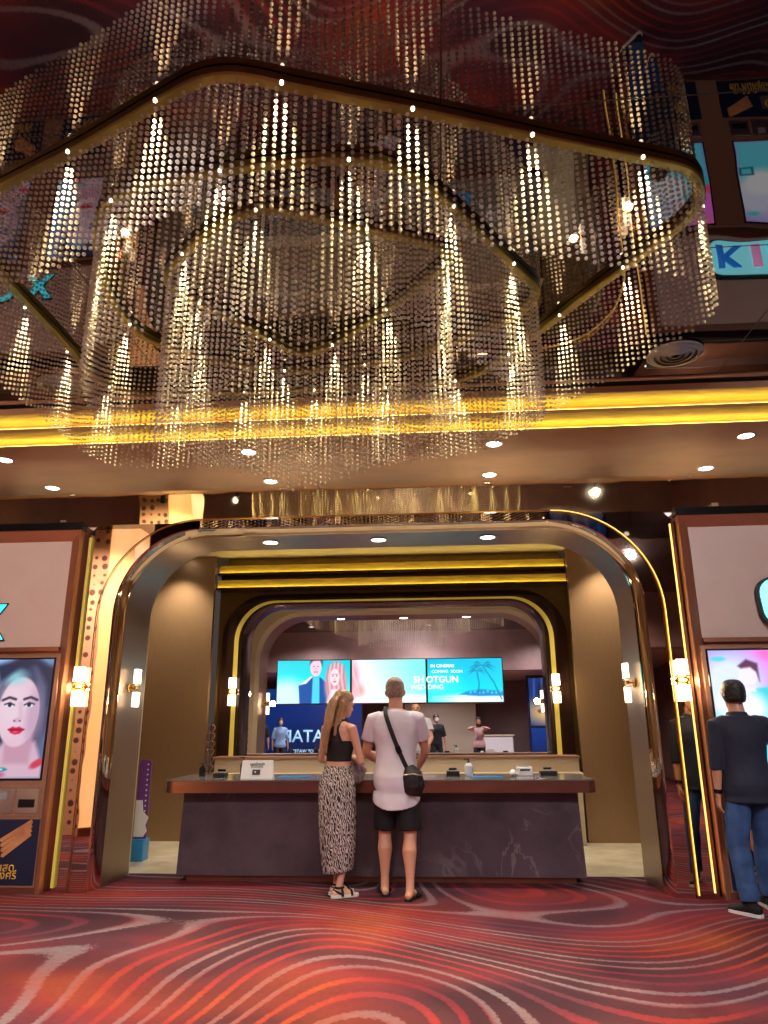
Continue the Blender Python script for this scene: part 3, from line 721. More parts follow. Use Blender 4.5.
# ------------------------------------------------------------------ kiosks
def kiosk(side, label):
    s = side; X = lambda x: s*x
    t = thing('ticket_kiosk', label, 'ticket kiosk', (0, 0, 0))
    YK = 6.80 if s < 0 else 6.84; x0, x1 = 2.955, 5.20
    def bx(a, b, bev=0.): return MB().box((X(a[0]), a[1], a[2]), (X(b[0]), b[1], b[2]), bev)
    bx((x0+.01, YK+.05, 0.0), (x1, 8.0, 3.40)).build('body', M['copper_dark'], t)
    bx((x0-.012, YK-.02, 3.34), (x1+.02, YK+.10, 3.415), .004).build('top_cap', M['black_gloss'], t)
    # mitred copper frame sloping in towards the panels
    f = MB()
    out = [(x0, 0.0), (x0, 3.335), (x1, 3.335), (x1, 0.0)]; inn = [(x0+.108, 0.0), (x0+.108, 3.225), (x1-.108, 3.225), (x1-.108, 0.0)]
    f.rings([[(X(x), YK+.06, z) for x, z in out], [(X(x), YK-.015, z) for x, z in out], [(X(x), YK-.02, z) for x, z in [(out[0][0]+.008, 0), (out[1][0]+.008, 3.327), (out[2][0]-.008, 3.327), (out[3][0]-.008, 0)]],
             [(X(x), YK+.035, z) for x, z in inn], [(X(x), YK+.06, z) for x, z in inn]], cap=False, closed=False)
    f.build('frame', M['copper'], t)
    bx((x0+.10, YK+.03, 2.165), (x1-.10, YK+.06, 3.225)).build('sign_panel', M['sign_panel'], t)
    bx((x0+.10, YK+.005, 2.125), (x1-.10, YK+.05, 2.165)).build('sign_rail', M['copper_dark'], t)
    # lower cabinet: casing with two screens, device bay and printed panels
    bx((x0+.055, YK-.01, .05), (x1-.055, YK+.06, 2.095), .006).build('casing', M['casing'], t)
    bx((x0+.02, YK+.0, .0), (x1-.02, YK+.05, .05)).build('plinth', M['copper_dark'], t)
    for k in range(2):
        xa = x0+.115+1.02*k; xm = xa+.34
        scr = bx((xa-.018, YK-.014, .945), (xa+.70, YK+.0, 2.06), .003).build('screen_frame', M['black_gloss'], t)
        picture('screen', .68, 1.08, 100, 160, fn_portrait if s < 0 else fn_cartoon, scr, (X(xm), YK-.017, 1.505), .82 if s < 0 else 1.0)
        bay = bx((xa-.03, YK-.016, .64), (xa+.71, YK-.004, .90), .003).build('device_bay', M['casing'], t)
        for c in range(3):
            a = xa-.01+.24*c
            dv = bx((a, YK-.020, .665), (a+.215, YK-.012, .875), .004).build('device_plate', M['steel'], bay)
            if c % 2 == 0: bx((a+.03, YK-.024, .715), (a+.185, YK-.018, .785), .003).build('slot', M['black_gloss'], dv)
            else: bx((a+.06, YK-.024, .78), (a+.14, YK-.018, .85), .003).build('reader', M['grey'], dv)
        pp = bx((xa-.05, YK-.014, .07), (xa+.73, YK-.004, .615), .002).build('printed_panel', M['navy'], t)
        # panel print: outstretched fingers, round emblem, two lines of lettering
        hand = MB()
        for q in range(4):
            a0 = Vector((X(xa+.02), YK-.016, .60-.035*q)); a1 = Vector((X(xa+.29-.01*q), YK-.016, .44-.042*q))
            d = (a1-a0).normalized(); nn = Vector((-d.z, 0, d.x))*.017
            ring = [a0-nn, a1-nn, a1+d*.015, a1+nn, a0+nn]
            hand.rings([[(p.x, YK-.0145-.001*q, p.z) for p in ring], [(p.x, YK-.018-.001*q, p.z) for p in ring]])
        hand.build('hand_print', M['gold_print'], pp)
        bx((xa+.40, YK-.016, .30), (xa+.60, YK-.013, .50), .002).build('emblem_plate', M['print_grey'], pp)
        em = MB().lathe([(.062, -.0005), (.062, -.003), (.01, -.0035)], (X(xa+.50), YK-.016, .42), 24, 'y'); em.build('emblem', M['yellow_print'], pp)
        em = MB()
        for q in range(3): em.box((X(xa+.462+.03*q), YK-.0215, .385), (X(xa+.474+.03*q), YK-.019, .455))
        em.build('emblem_mark', M['navy'], pp)
        xt = xa+.36 if s < 0 else xa+.34
        text('รับได้เงินสด', 'lettering', M['yellow_print'], pp, (X(xt), YK-.015, .225), width=.44, depth=.002, bold=.008)
        text('อิ่ม กับกรุงศรี', 'lettering', M['yellow_print'], pp, (X(xt), YK-.015, .150), width=.50, depth=.002, bold=.008)
    struct(MB().box((X(x0-.040), YF-(.03 if s < 0 else .008), .03), (X(x0-(.070 if s < 0 else .053)), YF-.002, 3.28)).build('trim_%d' % (30+(s > 0)), M['led_groove' if s < 0 else 'led_line']))
    return t, YK
kl, YK = kiosk(-1, 'copper-framed ticket kiosk on the left with a made-up face on its screen')
kr, YK = kiosk(1, 'copper-framed ticket kiosk on the right, where the man in navy stands')
def sign_letter(ch, x, z, h, m, parent, rim=True, y=None, w=None):
    y = YK+.03 if y is None else y
    o = text(ch, 'sign_letter', M['dark_teal'], parent, (x, y-.0, z), height=h, width=w, depth=.06, bold=.045)
    text(ch, 'letter_face', m, o, (x, y-.055, z), height=h*.93, width=(w*.93 if w else None), depth=.012, bold=.03)
for ch, x in (('X', -3.80), ('O', -4.22), ('B', -4.62)): sign_letter(ch, x, 2.415, .37, M['cyan_glow'], kl, w=.36)
# glowing cut-out sign of the right kiosk
pl = rrect(3.58, 5.02, 2.24, 2.70, .16, 6)
wob = [(x+.012*math.sin(9*z+5*x), z+.018*math.sin(7.0*x)) for x, z in pl]
o = MB().prism(wob, YK-.045, YK+.03).build('sign_plate', M['dark_teal'], kr)
def inset(pl, d, c): return [(x+(c[0]-x)*d/abs(c[0]-x+1e-6) if abs(c[0]-x) > .2 else x, z+(c[1]-z)*d/max(abs(c[1]-z), .1)) for x, z in pl]
sm = [(4.30+(x-4.30)*.975, 2.47+(z-2.47)*.92) for x, z in wob]
MB().prism(sm, YK-.058, YK-.045).build('sign_face', M['cyan_pale'], o)
for ch, x, m, w in (('K', 3.83, 'blue_glow', .27), ('I', 4.10, 'pink_glow', .09), ('D', 4.37, 'cyan_glow', .28), ('S', 4.74, 'blue_glow', .27)):
    text(ch, 'sign_letter', M[m], o, (x, YK-.058, 2.47), height=.29, width=w, depth=.02, bold=.04)


# ------------------------------------------------------------------ service counter
ct = thing('service_counter', 'long dark stone service counter with a copper-edged top where the couple stand', 'counter', (.0, 7.55, 0))
b = MB()
b.rings([[(-1.93, -.17, .055), (1.93, -.17, .055), (1.93, .5, .055), (-1.93, .5, .055)], [(-1.905, -.16, .80), (1.905, -.16, .80), (1.905, .5, .80), (-1.905, .5, .80)]])
b.build('stone_front', M['counter_stone'], ct)
MB().box((-1.84, -.13, 0), (1.84, .45, .055)).build('toe_kick', M['copper_dark'], ct)
MB().prism_z(rrect(-2.06, 2.06, -.33, .55, .10), .80, .905).build('top_edge', M['copper_edge'], ct, smooth='auto')
MB().prism_z(rrect(-2.052, 2.052, -.322, .542, .095), .905, .915).build('counter_top', M['counter_top'], ct)
# back counter below the mirror
bc = thing('back_counter', 'low beige back counter running below the mirror behind the service counter', 'counter', (.0, 9.55, 0))
MB().box((-2.30, .0, 0), (2.35, .38, .80)).build('body', M['beige'], bc)
MB().box((-2.32, -.03, .80), (2.37, .40, .835), .005).build('top', M['beige_light'], bc)
MB().box((-2.30, .10, .835), (2.35, .38, 1.0)).build('riser', M['beige'], bc)
MB().box((-2.31, .07, 1.0), (2.36, .40, 1.03), .005).build('shelf', M['casing'], bc)
Z = .9155
# things standing on the counter
def on(name, label, cat, x, y, z=Z, rz=0., grp=None): return thing(name, label, cat, (x, y, z), rz, grp)
t = on('notice_sign', 'white angled notice sign with a card symbol on the counter top', 'sign', -1.20, 7.46)
b = MB(); b.rings([[(-.16, -.045, 0), (.16, -.045, 0), (.16, .045, 0), (-.16, .045, 0)], [(-.155, -.006, .17), (.155, -.006, .17), (.155, .006, .17), (-.155, .006, .17)]])
b.build('stand', M['white'], t)
p = mat('sign_ink', (.03, .03, .04, 1), .5)
def slope(o):
    o.location = (0, -.0480, 0); o.rotation_euler = (-math.atan(.039/.17), 0, 0); return o
slope(text('จองตั๋วหนัง', 'lettering', p, t, (0, 0, .140), width=.15, depth=.001, bold=.02))
slope(text('ชำระด้วยบัตร', 'lettering', p, t, (0, 0, .112), width=.12, depth=.001, bold=.01))
slope(MB().box((-.045, -.001, .035), (.035, .0, .085), .001).build('card_symbol', p, t))
slope(MB().box((-.022, -.002, .055), (-.008, -.001, .070)).build('card_chip', M['white'], t))
def bottle(x, y, h, r, label, m, name='pump_bottle'):
    t = on(name, label, 'bottle', x, y)
    MB().lathe([(r*.92, 0), (r, .01), (r, h*.6), (r*.5, h*.72), (r*.35, h*.75)], n=18).build('body', m, t, smooth='auto')
    MB().lathe([(r*.42, h*.75), (r*.42, h*.83), (r*.15, h*.84), (r*.15, h*.95), (.003, h*.95)], n=14).box((-r*1.1, -.008, h*.92), (r*.3, .008, h*.98), .003).build('pump', M['black'], t)
    return t
bottle(-1.86, 7.78, .13, .034, 'squat dark pump bottle at the left end of the counter top', M['black_gloss'])
bottle(-1.44, 7.83, .19, .034, 'tall black pump bottle behind the white notice sign', M['black'])
bottle(.90, 7.72, .17, .042, 'white and blue pump bottle in the right middle of the counter', M['white'])
def boxy(name, label, cat, x, y, sz, m, extra=None, rz=0.):
    t = on(name, label, cat, x, y, Z, rz)
    MB().box((-sz[0]/2, -sz[1]/2, 0), (sz[0]/2, sz[1]/2, sz[2]), .008).build('body', m, t)
    if extra: extra(t)
    return t
def keys(t): MB().box((-.045, -.04, .045), (.045, .03, .052), .003).build('keypad', M['grey'], t); MB().box((-.04, .03, .05), (.04, .055, .075), .003).build('display', M['black_gloss'], t)
boxy('card_terminal', 'dark card terminal beside the tall black bottle, left part of the counter', 'card terminal', -1.62, 7.62, (.12, .15, .045), M['black'], keys)
boxy('card_terminal', 'dark card terminal beside the white and blue bottle, right of the man', 'card terminal', .74, 7.74, (.13, .15, .05), M['black'], keys)
boxy('ticket_printer', 'white ticket printer at the right end of the counter', 'printer', 1.46, 7.78, (.15, .16, .085), M['white'], lambda t: (MB().box((-.05, -.085, .05), (.05, -.075, .065)).build('paper_slot', M['black'], t), MB().box((-.05, -.03, .085), (.05, .05, .093), .003).build('lid', M['grey'], t)))
boxy('card_terminal', 'small dark card terminal right of the white ticket printer', 'card terminal', 1.70, 7.80, (.17, .13, .045), M['black'], keys)
def padm(x, y, label):
    o = MB().box((-.16, -.11, 0), (.16, .11, .006), .003).build('counter_mat', M['blue_mat'], None, loc=(x, y, Z)); tag(o, label, 'mat')
padm(-.86, 7.62, 'blue mat on the counter between the notice sign and the woman'); padm(1.06, 7.56, 'blue mat on the counter right of the white and blue bottle')
t = on('computer_mouse', 'white computer mouse right of the blue mat on the counter', 'mouse', 1.33, 7.62)
MB().sphere((0, 0, .0355), (.032, .055, .034)).build('shell', M['white'], t, smooth=True); MB().cyl((-.004, .02, .062), (.004, .02, .062), .010).build('wheel', M['grey'], t)
t = on('paper_roll', 'cream paper roll lying on the counter left of the woman', 'paper roll', -.47, 7.66)
MB().cyl((-.075, 0, .037), (.06, 0, .037), .037, n=20).build('paper', M['beige_light'], t, smooth='auto'); MB().cyl((-.076, 0, .037), (-.0755, 0, .037), .014).build('core', M['grey'], t); MB().cyl((.06, 0, .037), (.065, 0, .037), .028).build('end_cap', M['brass'], t)
# hanging copper ornament left behind the counter
t = on('bead_garland', 'dark copper twisted ornament standing at the left end behind the counter', 'ornament', -2.28, 9.36, .0)
MB().lathe([(.09, 0), (.09, .02), (.02, .03), (.008, .05), (.008, 1.45), (.003, 1.46)], n=16).build('stand', M['black'], t, smooth='auto')
for k in range(9):
    z = .62+.095*k; MB().tube([(.045*math.cos(q), .03*math.sin(q*2), z+.045*math.sin(q)) for q in np.linspace(0, 2*PI, 17)[:-1]], .010, 6, True).build('loop', M['copper_dark'], t, smooth=True)
# slim standee half hidden by the left side of the arch
t = on('height_standee', 'slim purple and white standee half hidden behind the left side of the arch', 'standee', -2.74, 8.45, 0)
o = MB().prism(rrect(-.07, .07, .0, 1.05, .03), .0, .02).build('board', M['purple'], t)
m = MB()
for k in range(11): m.sphere((.035, -.003, .45+.055*k), .009, 8, 6)
m.build('dots', M['white'], o)
MB().prism([(-.07, .24), (.04, .24), (.075, .30), (.055, .36), (.085, .44), (.02, .50), (.0, .62), (-.07, .62)], -.012, -.002).build('white_shape', M['white'], t)
MB().box((-.08, -.08, 0), (.08, .10, .22), .01).build('base', M['blue_mat'], t)

# ------------------------------------------------------------------ behind the camera, seen in the mirror
t = thing('light_box_banner', 'dark blue lit film banner standing at the rear of the lobby', 'banner', (-3.5, -5.6, 0))
MB().box((-2.0, -.12, 0), (1.5, .0, 2.7), .01).build('frame', M['black'], t)
def fn_deep(u, v, asp):
    p = Pic(u, v, asp, (6, 18, 70)); p.c = np.stack([8+10*v, 30+60*v, 90+90*v], -1)
    p.ell(asp*.5, .75, .8, .3, (10, 60, 190), .9, a=.6); return p.c
picture('banner_face', 3.4, 2.6, 40, 30, fn_deep, t, (-.25, .004, 1.35), .38, '+y')
wb = mat('banner_ink', (.6, .8, .9, 1), .5, emit=(.30, .62, .85, 1), es=.8)
text('AVATAR', 'lettering', wb, t, (-.25, .006, 1.05), width=2.2, depth=.004, face='+y', bold=.01)
text('THE WAY OF WATER', 'lettering', wb, t, (-.25, .006, .55), width=1.5, depth=.004, face='+y')
t = thing('poster_light_box', 'tall lit poster box at the rear right of the lobby', 'poster', (4.3, -4.2, 0))
MB().box((-.75, -.12, 0), (.75, .0, 2.95), .01).build('frame', M['navy'], t)
def fn_post(u, v, asp):
    p = Pic(u, v, asp, (20, 40, 110)); p.c = np.stack([24+0*u, 50+0*u, 120+0*u], -1)
    p.ell(.45, .28, .5, .24, (244, 196, 120), .6); p.ell(.35, .75, .12, .16, (90, 50, 60), .4); p.ell(.6, .7, .1, .2, (30, 26, 40), .4)
    for k in range(5): p.line([(.1+.17*k, 1.), (.12+.17*k, .55)], .012, (90, 150, 230), .7, .02)
    p.line([(.15, .26), (.4, .34), (.7, .30)], .035, (140, 50, 40), 1, .02); p.line([(.3, .2), (.42, .36)], .015, (60, 30, 30)); return p.c
picture('poster_face', 1.35, 1.5, 60, 66, fn_post, t, (0, .004, 2.1), .9, '+y')
picture('poster_lower', 1.35, 1.1, 20, 20, fn_deep, t, (0, .004, .72), .45, '+y')
t = thing('reception_desk', 'white reception desk at the rear of the lobby', 'desk', (2.6, -5.2, 0))
MB().box((-.5, -.3, 0), (.5, .3, 1.02), .02).build('body', M['white'], t); MB().box((-.54, -.34, 1.02), (.54, .34, 1.06), .008).build('top', M['beige_light'], t)
struct(MB().box((-.6, -7.2, 0), (2.0, -7.1, 3.05)).build('wall_cream', M['cream_wall']))
# lamps of the lobby (recessed panels in the ceilings behind the camera)
def panel(x, y, z, sx, sy, e, col, k):
    t = thing('ceiling_lamp', 'round recessed ceiling lamp above or behind the viewer, ' + k, 'ceiling light', (x, y, z), 0, 'lobby ceiling lamps')
    MB().lathe([(.11, 0), (.11, -.006), (.09, -.010), (.085, 0)], n=24).build('trim_ring', M['steel'], t, smooth='auto')
    MB().lathe([(.086, -.002), (.086, -.005), (.01, -.006)], n=24).build('lens', M['lamp_soft'], t)
    light('ceiling_lamp_light', 'SPOT', (0, 0, -.02), e*2.4, col, t, spot_size=math.radians(150), spot_blend=.6, shadow_soft_size=.16)
for i, (x, y) in enumerate(((-3.2, 1.3), (.4, 1.0), (4.0, 1.3), (-3.2, -1.6), (.4, -1.6), (4.0, -1.6))):
    panel(x, y, ZC, .7, .7, 195, (1, .93, .94), ('near left', 'near centre', 'near right', 'far left', 'far centre', 'far right')[i])
for i, (x, y) in enumerate(((-3.5, -5.0), (.5, -5.0), (4.3, -6.0))):
    panel(x, y, 3.05, .7, .7, 70, (.9, .92, 1), ('rear left', 'rear centre', 'rear right')[i])
# soft working light inside the alcove
for i, x in enumerate((-2.95, 2.9)):
    downlight(x, 9.45, 3.74, 'recessed downlight washing the bronze wall panel, %s' % ('left of the counter', 'right of the counter')[i], 'alcove downlights', 190, .06, size=100)
light('bulkhead_fill', 'SPOT', (0, -.6, ZC-.05), 260, (1, .86, .84), None, spot_size=math.radians(150), spot_blend=1., shadow_soft_size=.1, rot=aim((0, -.6, ZC), (0, -3, 3.7)))  # added light without a fixture, brightening the rear bulkhead
downlight(0, 8.6, 3.74, 'recessed downlight in the alcove ceiling above the counter', None, 110, .06)

t = downlight(-4.4, 4.25, ZC, 'added recessed downlight brightening the patterned pillar left of the camera', None, 120, .06, (1, .84, .68), 90)  # added out of view so the pillar shows in the reflection

# added spotlights, out of view, brightening the facade and the pillar
def fill_spot(x, y, target, e, col, label, size=60):
    t = thing('fill_spotlight', label, 'ceiling light', (x, y, ZC), 0, 'added fill spotlights')
    d = (Vector(target)-Vector((x, y, ZC-.16))).normalized(); h = Vector((0, 0, -.16))
    MB().cyl((0, 0, 0), (0, 0, -.10), .012).cyl((0, 0, 0), (0, 0, -.012), .05).build('stem', M['black'], t)
    MB().cyl(h-d*.08, h+d*.08, .045, .052, 20).build('can', M['black'], t)
    MB().cyl(h+d*.076, h+d*.083, .044, .044, 20).build('lens', M['lamp_soft'], t)
    light('fill_spot_lamp', 'SPOT', h+d*.10, e, col, t, spot_size=math.radians(size), spot_blend=.8, shadow_soft_size=.06, rot=aim((0, 0, 0), d))
for i, (x, tx, e, tz) in enumerate(((-3.5, -3.9, 300, 2.2), (-.5, -.9, 90, .9), (1.4, .9, 90, .9), (3.9, 3.9, 300, 2.2))):
    fill_spot(x, 1.7, (tx, 6.8, tz), e, (1, .88, .86), 'added black spotlight brightening the facade, %s of four above the viewer' % ('first from left', 'second from left', 'third from left', 'rightmost')[i], 56)
fill_spot(-3.95, 4.75, (-4.6, 3.5, 2.2), 420, (1, .88, .76), 'added black spotlight brightening the patterned pillar left of the viewer', 110)  # added out of view, brightens the pillar's patterned face

# added cove lights hidden on kiosk tops and portal, brightening the soffit
for i, (xa, xb, y, z) in enumerate(((-5.1, -3.0, 7.35, 3.42), (-2.6, 2.6, 7.45, 3.45), (3.0, 5.1, 7.35, 3.42))):
    st = struct(MB().box((xa, y-.03, z-.02), (xb, y+.03, z)).box((xa, y-.055, z-.02), (xb, y-.045, z+.075)).build('trim_%d' % (70+i), M['steel']))  # strip with a lip added to hide it from the mirror ceiling
    light('added_cove_light', 'AREA', ((xa+xb)/2, y, z+.01), 1.1*(xb-xa), (1, .84, .70), None, shape='RECTANGLE', size=xb-xa, size_y=.05, rot=(PI, 0, 0))
# ------------------------------------------------------------------ people
def V3(*a): return Vector(a)
def ring_pts(c, ux, uy, n=20): return [c + ux*math.cos(2*PI*i/n) + uy*math.sin(2*PI*i/n) for i in range(n)]
def limb(mb, pts, rad, side=None, n=16, round_ends=True):
    """tapered limb; rad entries r or (r_side, r_other)"""
    pts = [Vector(p) for p in pts]; m = len(pts); rs = []
    prev = Vector(side) if side is not None else None
    for i, p in enumerate(pts):
        d = (pts[min(i+1, m-1)] - pts[max(i-1, 0)]).normalized()
        u = d.orthogonal().normalized() if prev is None else (prev - d*prev.dot(d))
        u = u.normalized() if u.length > 1e-6 else d.orthogonal().normalized()
        prev = u; w = d.cross(u); r = rad[i]; a, b = r if isinstance(r, tuple) else (r, r)
        if round_ends and i == 0:
            for k in (.25, .7): rs.append(ring_pts(p - d*min(a, b)*(1-k)*.9, u*a*math.sqrt(1-(1-k)**2), w*b*math.sqrt(1-(1-k)**2), n))
        rs.append(ring_pts(p, u*a, w*b, n))
        if round_ends and i == m-1:
            for k in (.7, .25): rs.append(ring_pts(p + d*min(a, b)*(1-k)*.9, u*a*math.sqrt(1-(1-k)**2), w*b*math.sqrt(1-(1-k)**2), n))
    return mb.rings(rs)
def bezier_pts(pts, k=4):
    P = [Vector(p) for p in pts]; out = []
    for i in range(len(P)-1):
        p0 = P[max(i-1, 0)]; p1 = P[i]; p2 = P[i+1]; p3 = P[min(i+2, len(P)-1)]
        for j in range(k):
            t = j/k; out.append(.5*((2*p1)+(p2-p0)*t+(2*p0-5*p1+4*p2-p3)*t*t+(3*p1-p0-3*p2+p3)*t**3))
    return out+[P[-1]]
def fuse(mb, name, m, parent, voxel=.006, smooth=3, wrinkle=0., wscale=(1,1,1), wf=9., solid=True):
    """one continuous skin around the collected shapes"""
    o = mb.build('tmp', None, None)
    r = o.modifiers.new('r', 'REMESH'); r.mode = 'VOXEL'; r.voxel_size = voxel
    s = o.modifiers.new('s', 'SMOOTH'); s.factor = .5; s.iterations = smooth
    dg = bpy.context.evaluated_depsgraph_get(); dg.update()
    me = bpy.data.meshes.new_from_object(o.evaluated_get(dg)); old = o.data
    bpy.data.objects.remove(o); bpy.data.meshes.remove(old)
    me.name = name; me.materials.clear(); me.materials.append(m)
    if wrinkle:
        nm = [v.normal.copy() for v in me.vertices]
        for v, nn in zip(me.vertices, nm):
            q = Vector((v.co.x*wscale[0], v.co.y*wscale[1], v.co.z*wscale[2]))*wf
            v.co += nn*wrinkle*(noise.noise(q) + .5*noise.noise(q*2.1))
    me.polygons.foreach_set('use_smooth', [True]*len(me.polygons)); me.update()
    return link(bpy.data.objects.new(name, me), parent)
def ik(a, c, l1, l2, pole):
    a, c, pole = Vector(a), Vector(c), Vector(pole); d = c-a; L = min(d.length, (l1+l2)*.999); u = d.normalized()
    x = (l1*l1-l2*l2+L*L)/(2*L); h = math.sqrt(max(l1*l1-x*x, 0)); w = (pole-u*pole.dot(u)).normalized()
    return a+u*x+w*h, a+u*L
class Body: pass
def human(label, loc, rz, H, skin, female=False, lhand=None, rhand=None, lfoot=(-.10, 0), rfoot=(.10, 0), lyaw=.15, ryaw=-.15, lean=0., hyaw=0., hpitch=0., htilt=0.,
          lpole=(-1, -.7, -.3), rpole=(1, -.7, -.3), bulk=1., voxel=.006, group=None, barefeet=True, hips=(0, 0), mask=False, lpalm=None, rpalm=None):
    B = Body(); h = H; mb = MB(); k = bulk*h/1.78
    sw = (.096 if female else .108)*h
    sp = lambda z: V3(hips[0]*(1-max(0, (z-.5)*2)), hips[1]*(1-max(0, (z-.5)*2)) + lean*max(0, z-.5)*h, z*h)
    B.spine = sp; B.H = h; B.k = k; B.female = female
    if female: tor = [(.455,.120,.085,-.005),(.49,.158,.105,-.012),(.525,.172,.118,-.016),(.56,.158,.104,-.008),(.61,.124,.084,0),(.66,.126,.086,.004),(.71,.142,.100,.010),(.745,.146,.102,.010),(.785,.152,.086,0),(.812,.130,.070,-.004),(.832,.075,.056,-.004)]
    else: tor = [(.455,.125,.088,-.002),(.49,.158,.106,-.006),(.53,.165,.114,-.010),(.57,.156,.106,-.004),(.62,.148,.102,.002),(.67,.158,.108,.006),(.72,.178,.120,.008),(.76,.190,.118,.004),(.795,.186,.100,-.002),(.822,.140,.078,-.006),(.842,.078,.062,-.006)]
    B.tor = [(sp(z)+V3(0, dy*k, 0), rx*k, ry*k) for z, rx, ry, dy in tor]
    mb.rings([[Vector((c.x+rx*math.copysign(abs(math.cos(t))**.85, math.cos(t)), c.y+ry*math.copysign(abs(math.sin(t))**.9, math.sin(t)), c.z)) for t in [2*PI*i/28 for i in range(28)]] for c, rx, ry in B.tor])
    # neck + head
    nb = sp(.825)+V3(0, -.005, 0); hp = sp(.875)+V3(0, .012*k, 0)
    R = (Matrix.Rotation(hyaw, 3, 'Z') @ Matrix.Rotation(hpitch, 3, 'X') @ Matrix.Rotation(htilt, 3, 'Y'))
    s = h/1.78*(1.0 if not female else .97)
    hd = lambda x, y, z: hp + R @ V3(x*s, y*s, z*s)
    B.hd = hd; B.hR = R; B.hs = s
    nr = .062*k if not female else .050*k
    limb(mb, [nb-V3(0, 0, .02), nb+V3(0, 0, .03), hd(0, -.005, .02), hd(0, .0, .06)], [nr*1.25, nr*1.02, nr*.95, nr*.95])
    prof = [(-.018,.030,.030,.070),(0,.046,.050,.058),(.022,.057,.075,.036),(.05,.066,.090,.018),(.085,.072,.097,.008),(.12,.076,.101,.0),(.15,.075,.099,-.004),(.18,.066,.088,-.008),(.20,.050,.068,-.010),(.214,.028,.04,-.010)]
    mb.rings([[hd(rx*math.cos(t), cy+ry*math.sin(t), z) for t in [2*PI*i/24 for i in range(24)]] for z, rx, ry, cy in prof])
    limb(mb, [hd(0, .100, .108), hd(0, .116, .080), hd(0, .118, .068)], [.009*s, .012*s, .015*s], n=10)          # nose
    limb(mb, [hd(0, .096, .112), hd(0, .092, .122)], [(.05*s, .012*s), (.045*s, .010*s)], side=R@V3(1, 0, 0), n=12)  # brow
    for q in (-.012, .012): limb(mb, [hd(-.018, .108, .038+q*.35), hd(.018, .108, .038+q*.35)], [.0055*s, .0055*s], n=8)     # lips
    for q in (-1, 1): limb(mb, [hd(q*.076, -.004, .062), hd(q*.086, -.010, .085), hd(q*.085, -.014, .105)], [(.008*s, .012*s), (.009*s, .020*s), (.007*s, .016*s)], side=R@V3(1, 0, 0), n=10)
    # arms
    L1, L2 = .170*h, .148*h; B.arm = {}
    for q, hand, pole, palm in ((-1, lhand, lpole, lpalm), (1, rhand, rpole, rpalm)):
        sh = sp(.797)+V3(q*sw, -.008, 0)
        hand = V3(q*(sw+.07), .04, .44*h+.045*h) if hand is None else V3(*hand)
        el, wr = ik(sh, hand, L1, L2, pole); a = .93 if not female else .78
        limb(mb, [sh-V3(q*.05, 0, -.012), sh, sh+(el-sh)*.25, sh+(el-sh)*.6, el], [.050*k*a, .056*k*a, .052*k*a, .046*k*a, .040*k*a])
        limb(mb, [el, el+(wr-el)*.22, el+(wr-el)*.6, wr], [.040*k*a, .043*k*a, .034*k*a, (.028*k*a, .022*k*a)])
        B.arm[q] = (sh, el, wr)
        # hand: palm, four fingers, thumb
        d = (wr-el).normalized(); nrm = Vector(palm) if palm is not None else V3(-q, 0, 0)
        nrm = (nrm-d*nrm.dot(d)).normalized(); sd = d.cross(nrm); sd = sd*(1 if sd.dot(V3(0, 1, .2)) > 0 else -1)   # towards thumb side
        hs = h/1.78*(.98 if not female else .88)
        pl = wr+d*.088*hs
        limb(mb, [wr-d*.01, wr+d*.03*hs, wr+d*.07*hs, pl], [(.025*hs, .017*hs), (.034*hs, .016*hs), (.040*hs, .014*hs), (.039*hs, .012*hs)], side=sd)
        for i, (off, ln) in enumerate(((.030, .070), (.010, .079), (-.0105, .073), (-.030, .057))):
            p0 = pl+sd*off*hs-d*.012*hs; dd = d.copy(); pts = [p0]; r = .0088*hs
            for seg, an in zip((.46, .30, .26), (.35, .45, .35)):
                dd = (dd*math.cos(an)+nrm*math.sin(an)).normalized(); pts.append(pts[-1]+dd*ln*seg*hs*1.12)
            limb(mb, pts, [r, r*.95, r*.9, r*.78], n=10)
        t0 = wr+d*.022*hs+sd*.024*hs; t1 = t0+(d*.7+sd*.75+nrm*.25).normalized()*.036*hs; t2 = t1+(d*.92+sd*.3+nrm*.35).normalized()*.032*hs; t3 = t2+(d*.95+nrm*.4).normalized()*.026*hs
        limb(mb, [t0, t1, t2, t3], [.014*hs, .0115*hs, .0105*hs, .0085*hs], n=10)
    # legs
    B.leg = {}; T1, T2 = .233*h, .230*h
    for q, ft, yaw in ((-1, lfoot, lyaw), (1, rfoot, ryaw)):
        hip = sp(.505)+V3(q*.052*h, -.004, 0); an = V3(ft[0], ft[1], .048*h)
        f = V3(-math.sin(yaw), math.cos(yaw), 0)
        kn, an = ik(hip, an, T1, T2, f)
        g = .94 if female else 1.
        limb(mb, [hip+V3(0, 0, .02), hip-V3(0, 0, .05), hip+(kn-hip)*.45, kn-(kn-hip)*.14, kn], [(.083*k*g, .088*k*g), (.083*k*g, .090*k*g), .073*k*g, .057*k*g, .053*k*g], side=(1, 0, 0))
        ca = -f*.014*k
        limb(mb, [kn, kn+(an-kn)*.14+ca*.4, kn+(an-kn)*.32+ca*1.3, kn+(an-kn)*.6+ca*.5, kn+(an-kn)*.85, an], [.053*k*g, .052*k*g, .060*k*g, .044*k*g, .033*k*g, .034*k*g])
        w = V3(f.y, -f.x, 0); base = V3(an.x, an.y, 0); fl = h/1.78*(.98 if not female else .9)
        limb(mb, [base-f*.050*fl+V3(0, 0, .034), base+V3(0, 0, .052), base+f*.06*fl+V3(0, 0, .042), base+f*.125*fl+V3(0, 0, .024), base+f*.165*fl+V3(0, 0, .018)],
             [(.030*fl, .030), (.034*fl, .038), (.037*fl, .034), (.044*fl, .020), (.036*fl, .014)], side=w)
        limb(mb, [an, base-f*.012+V3(0, 0, .05)], [.034*k*g, .033*k*g])
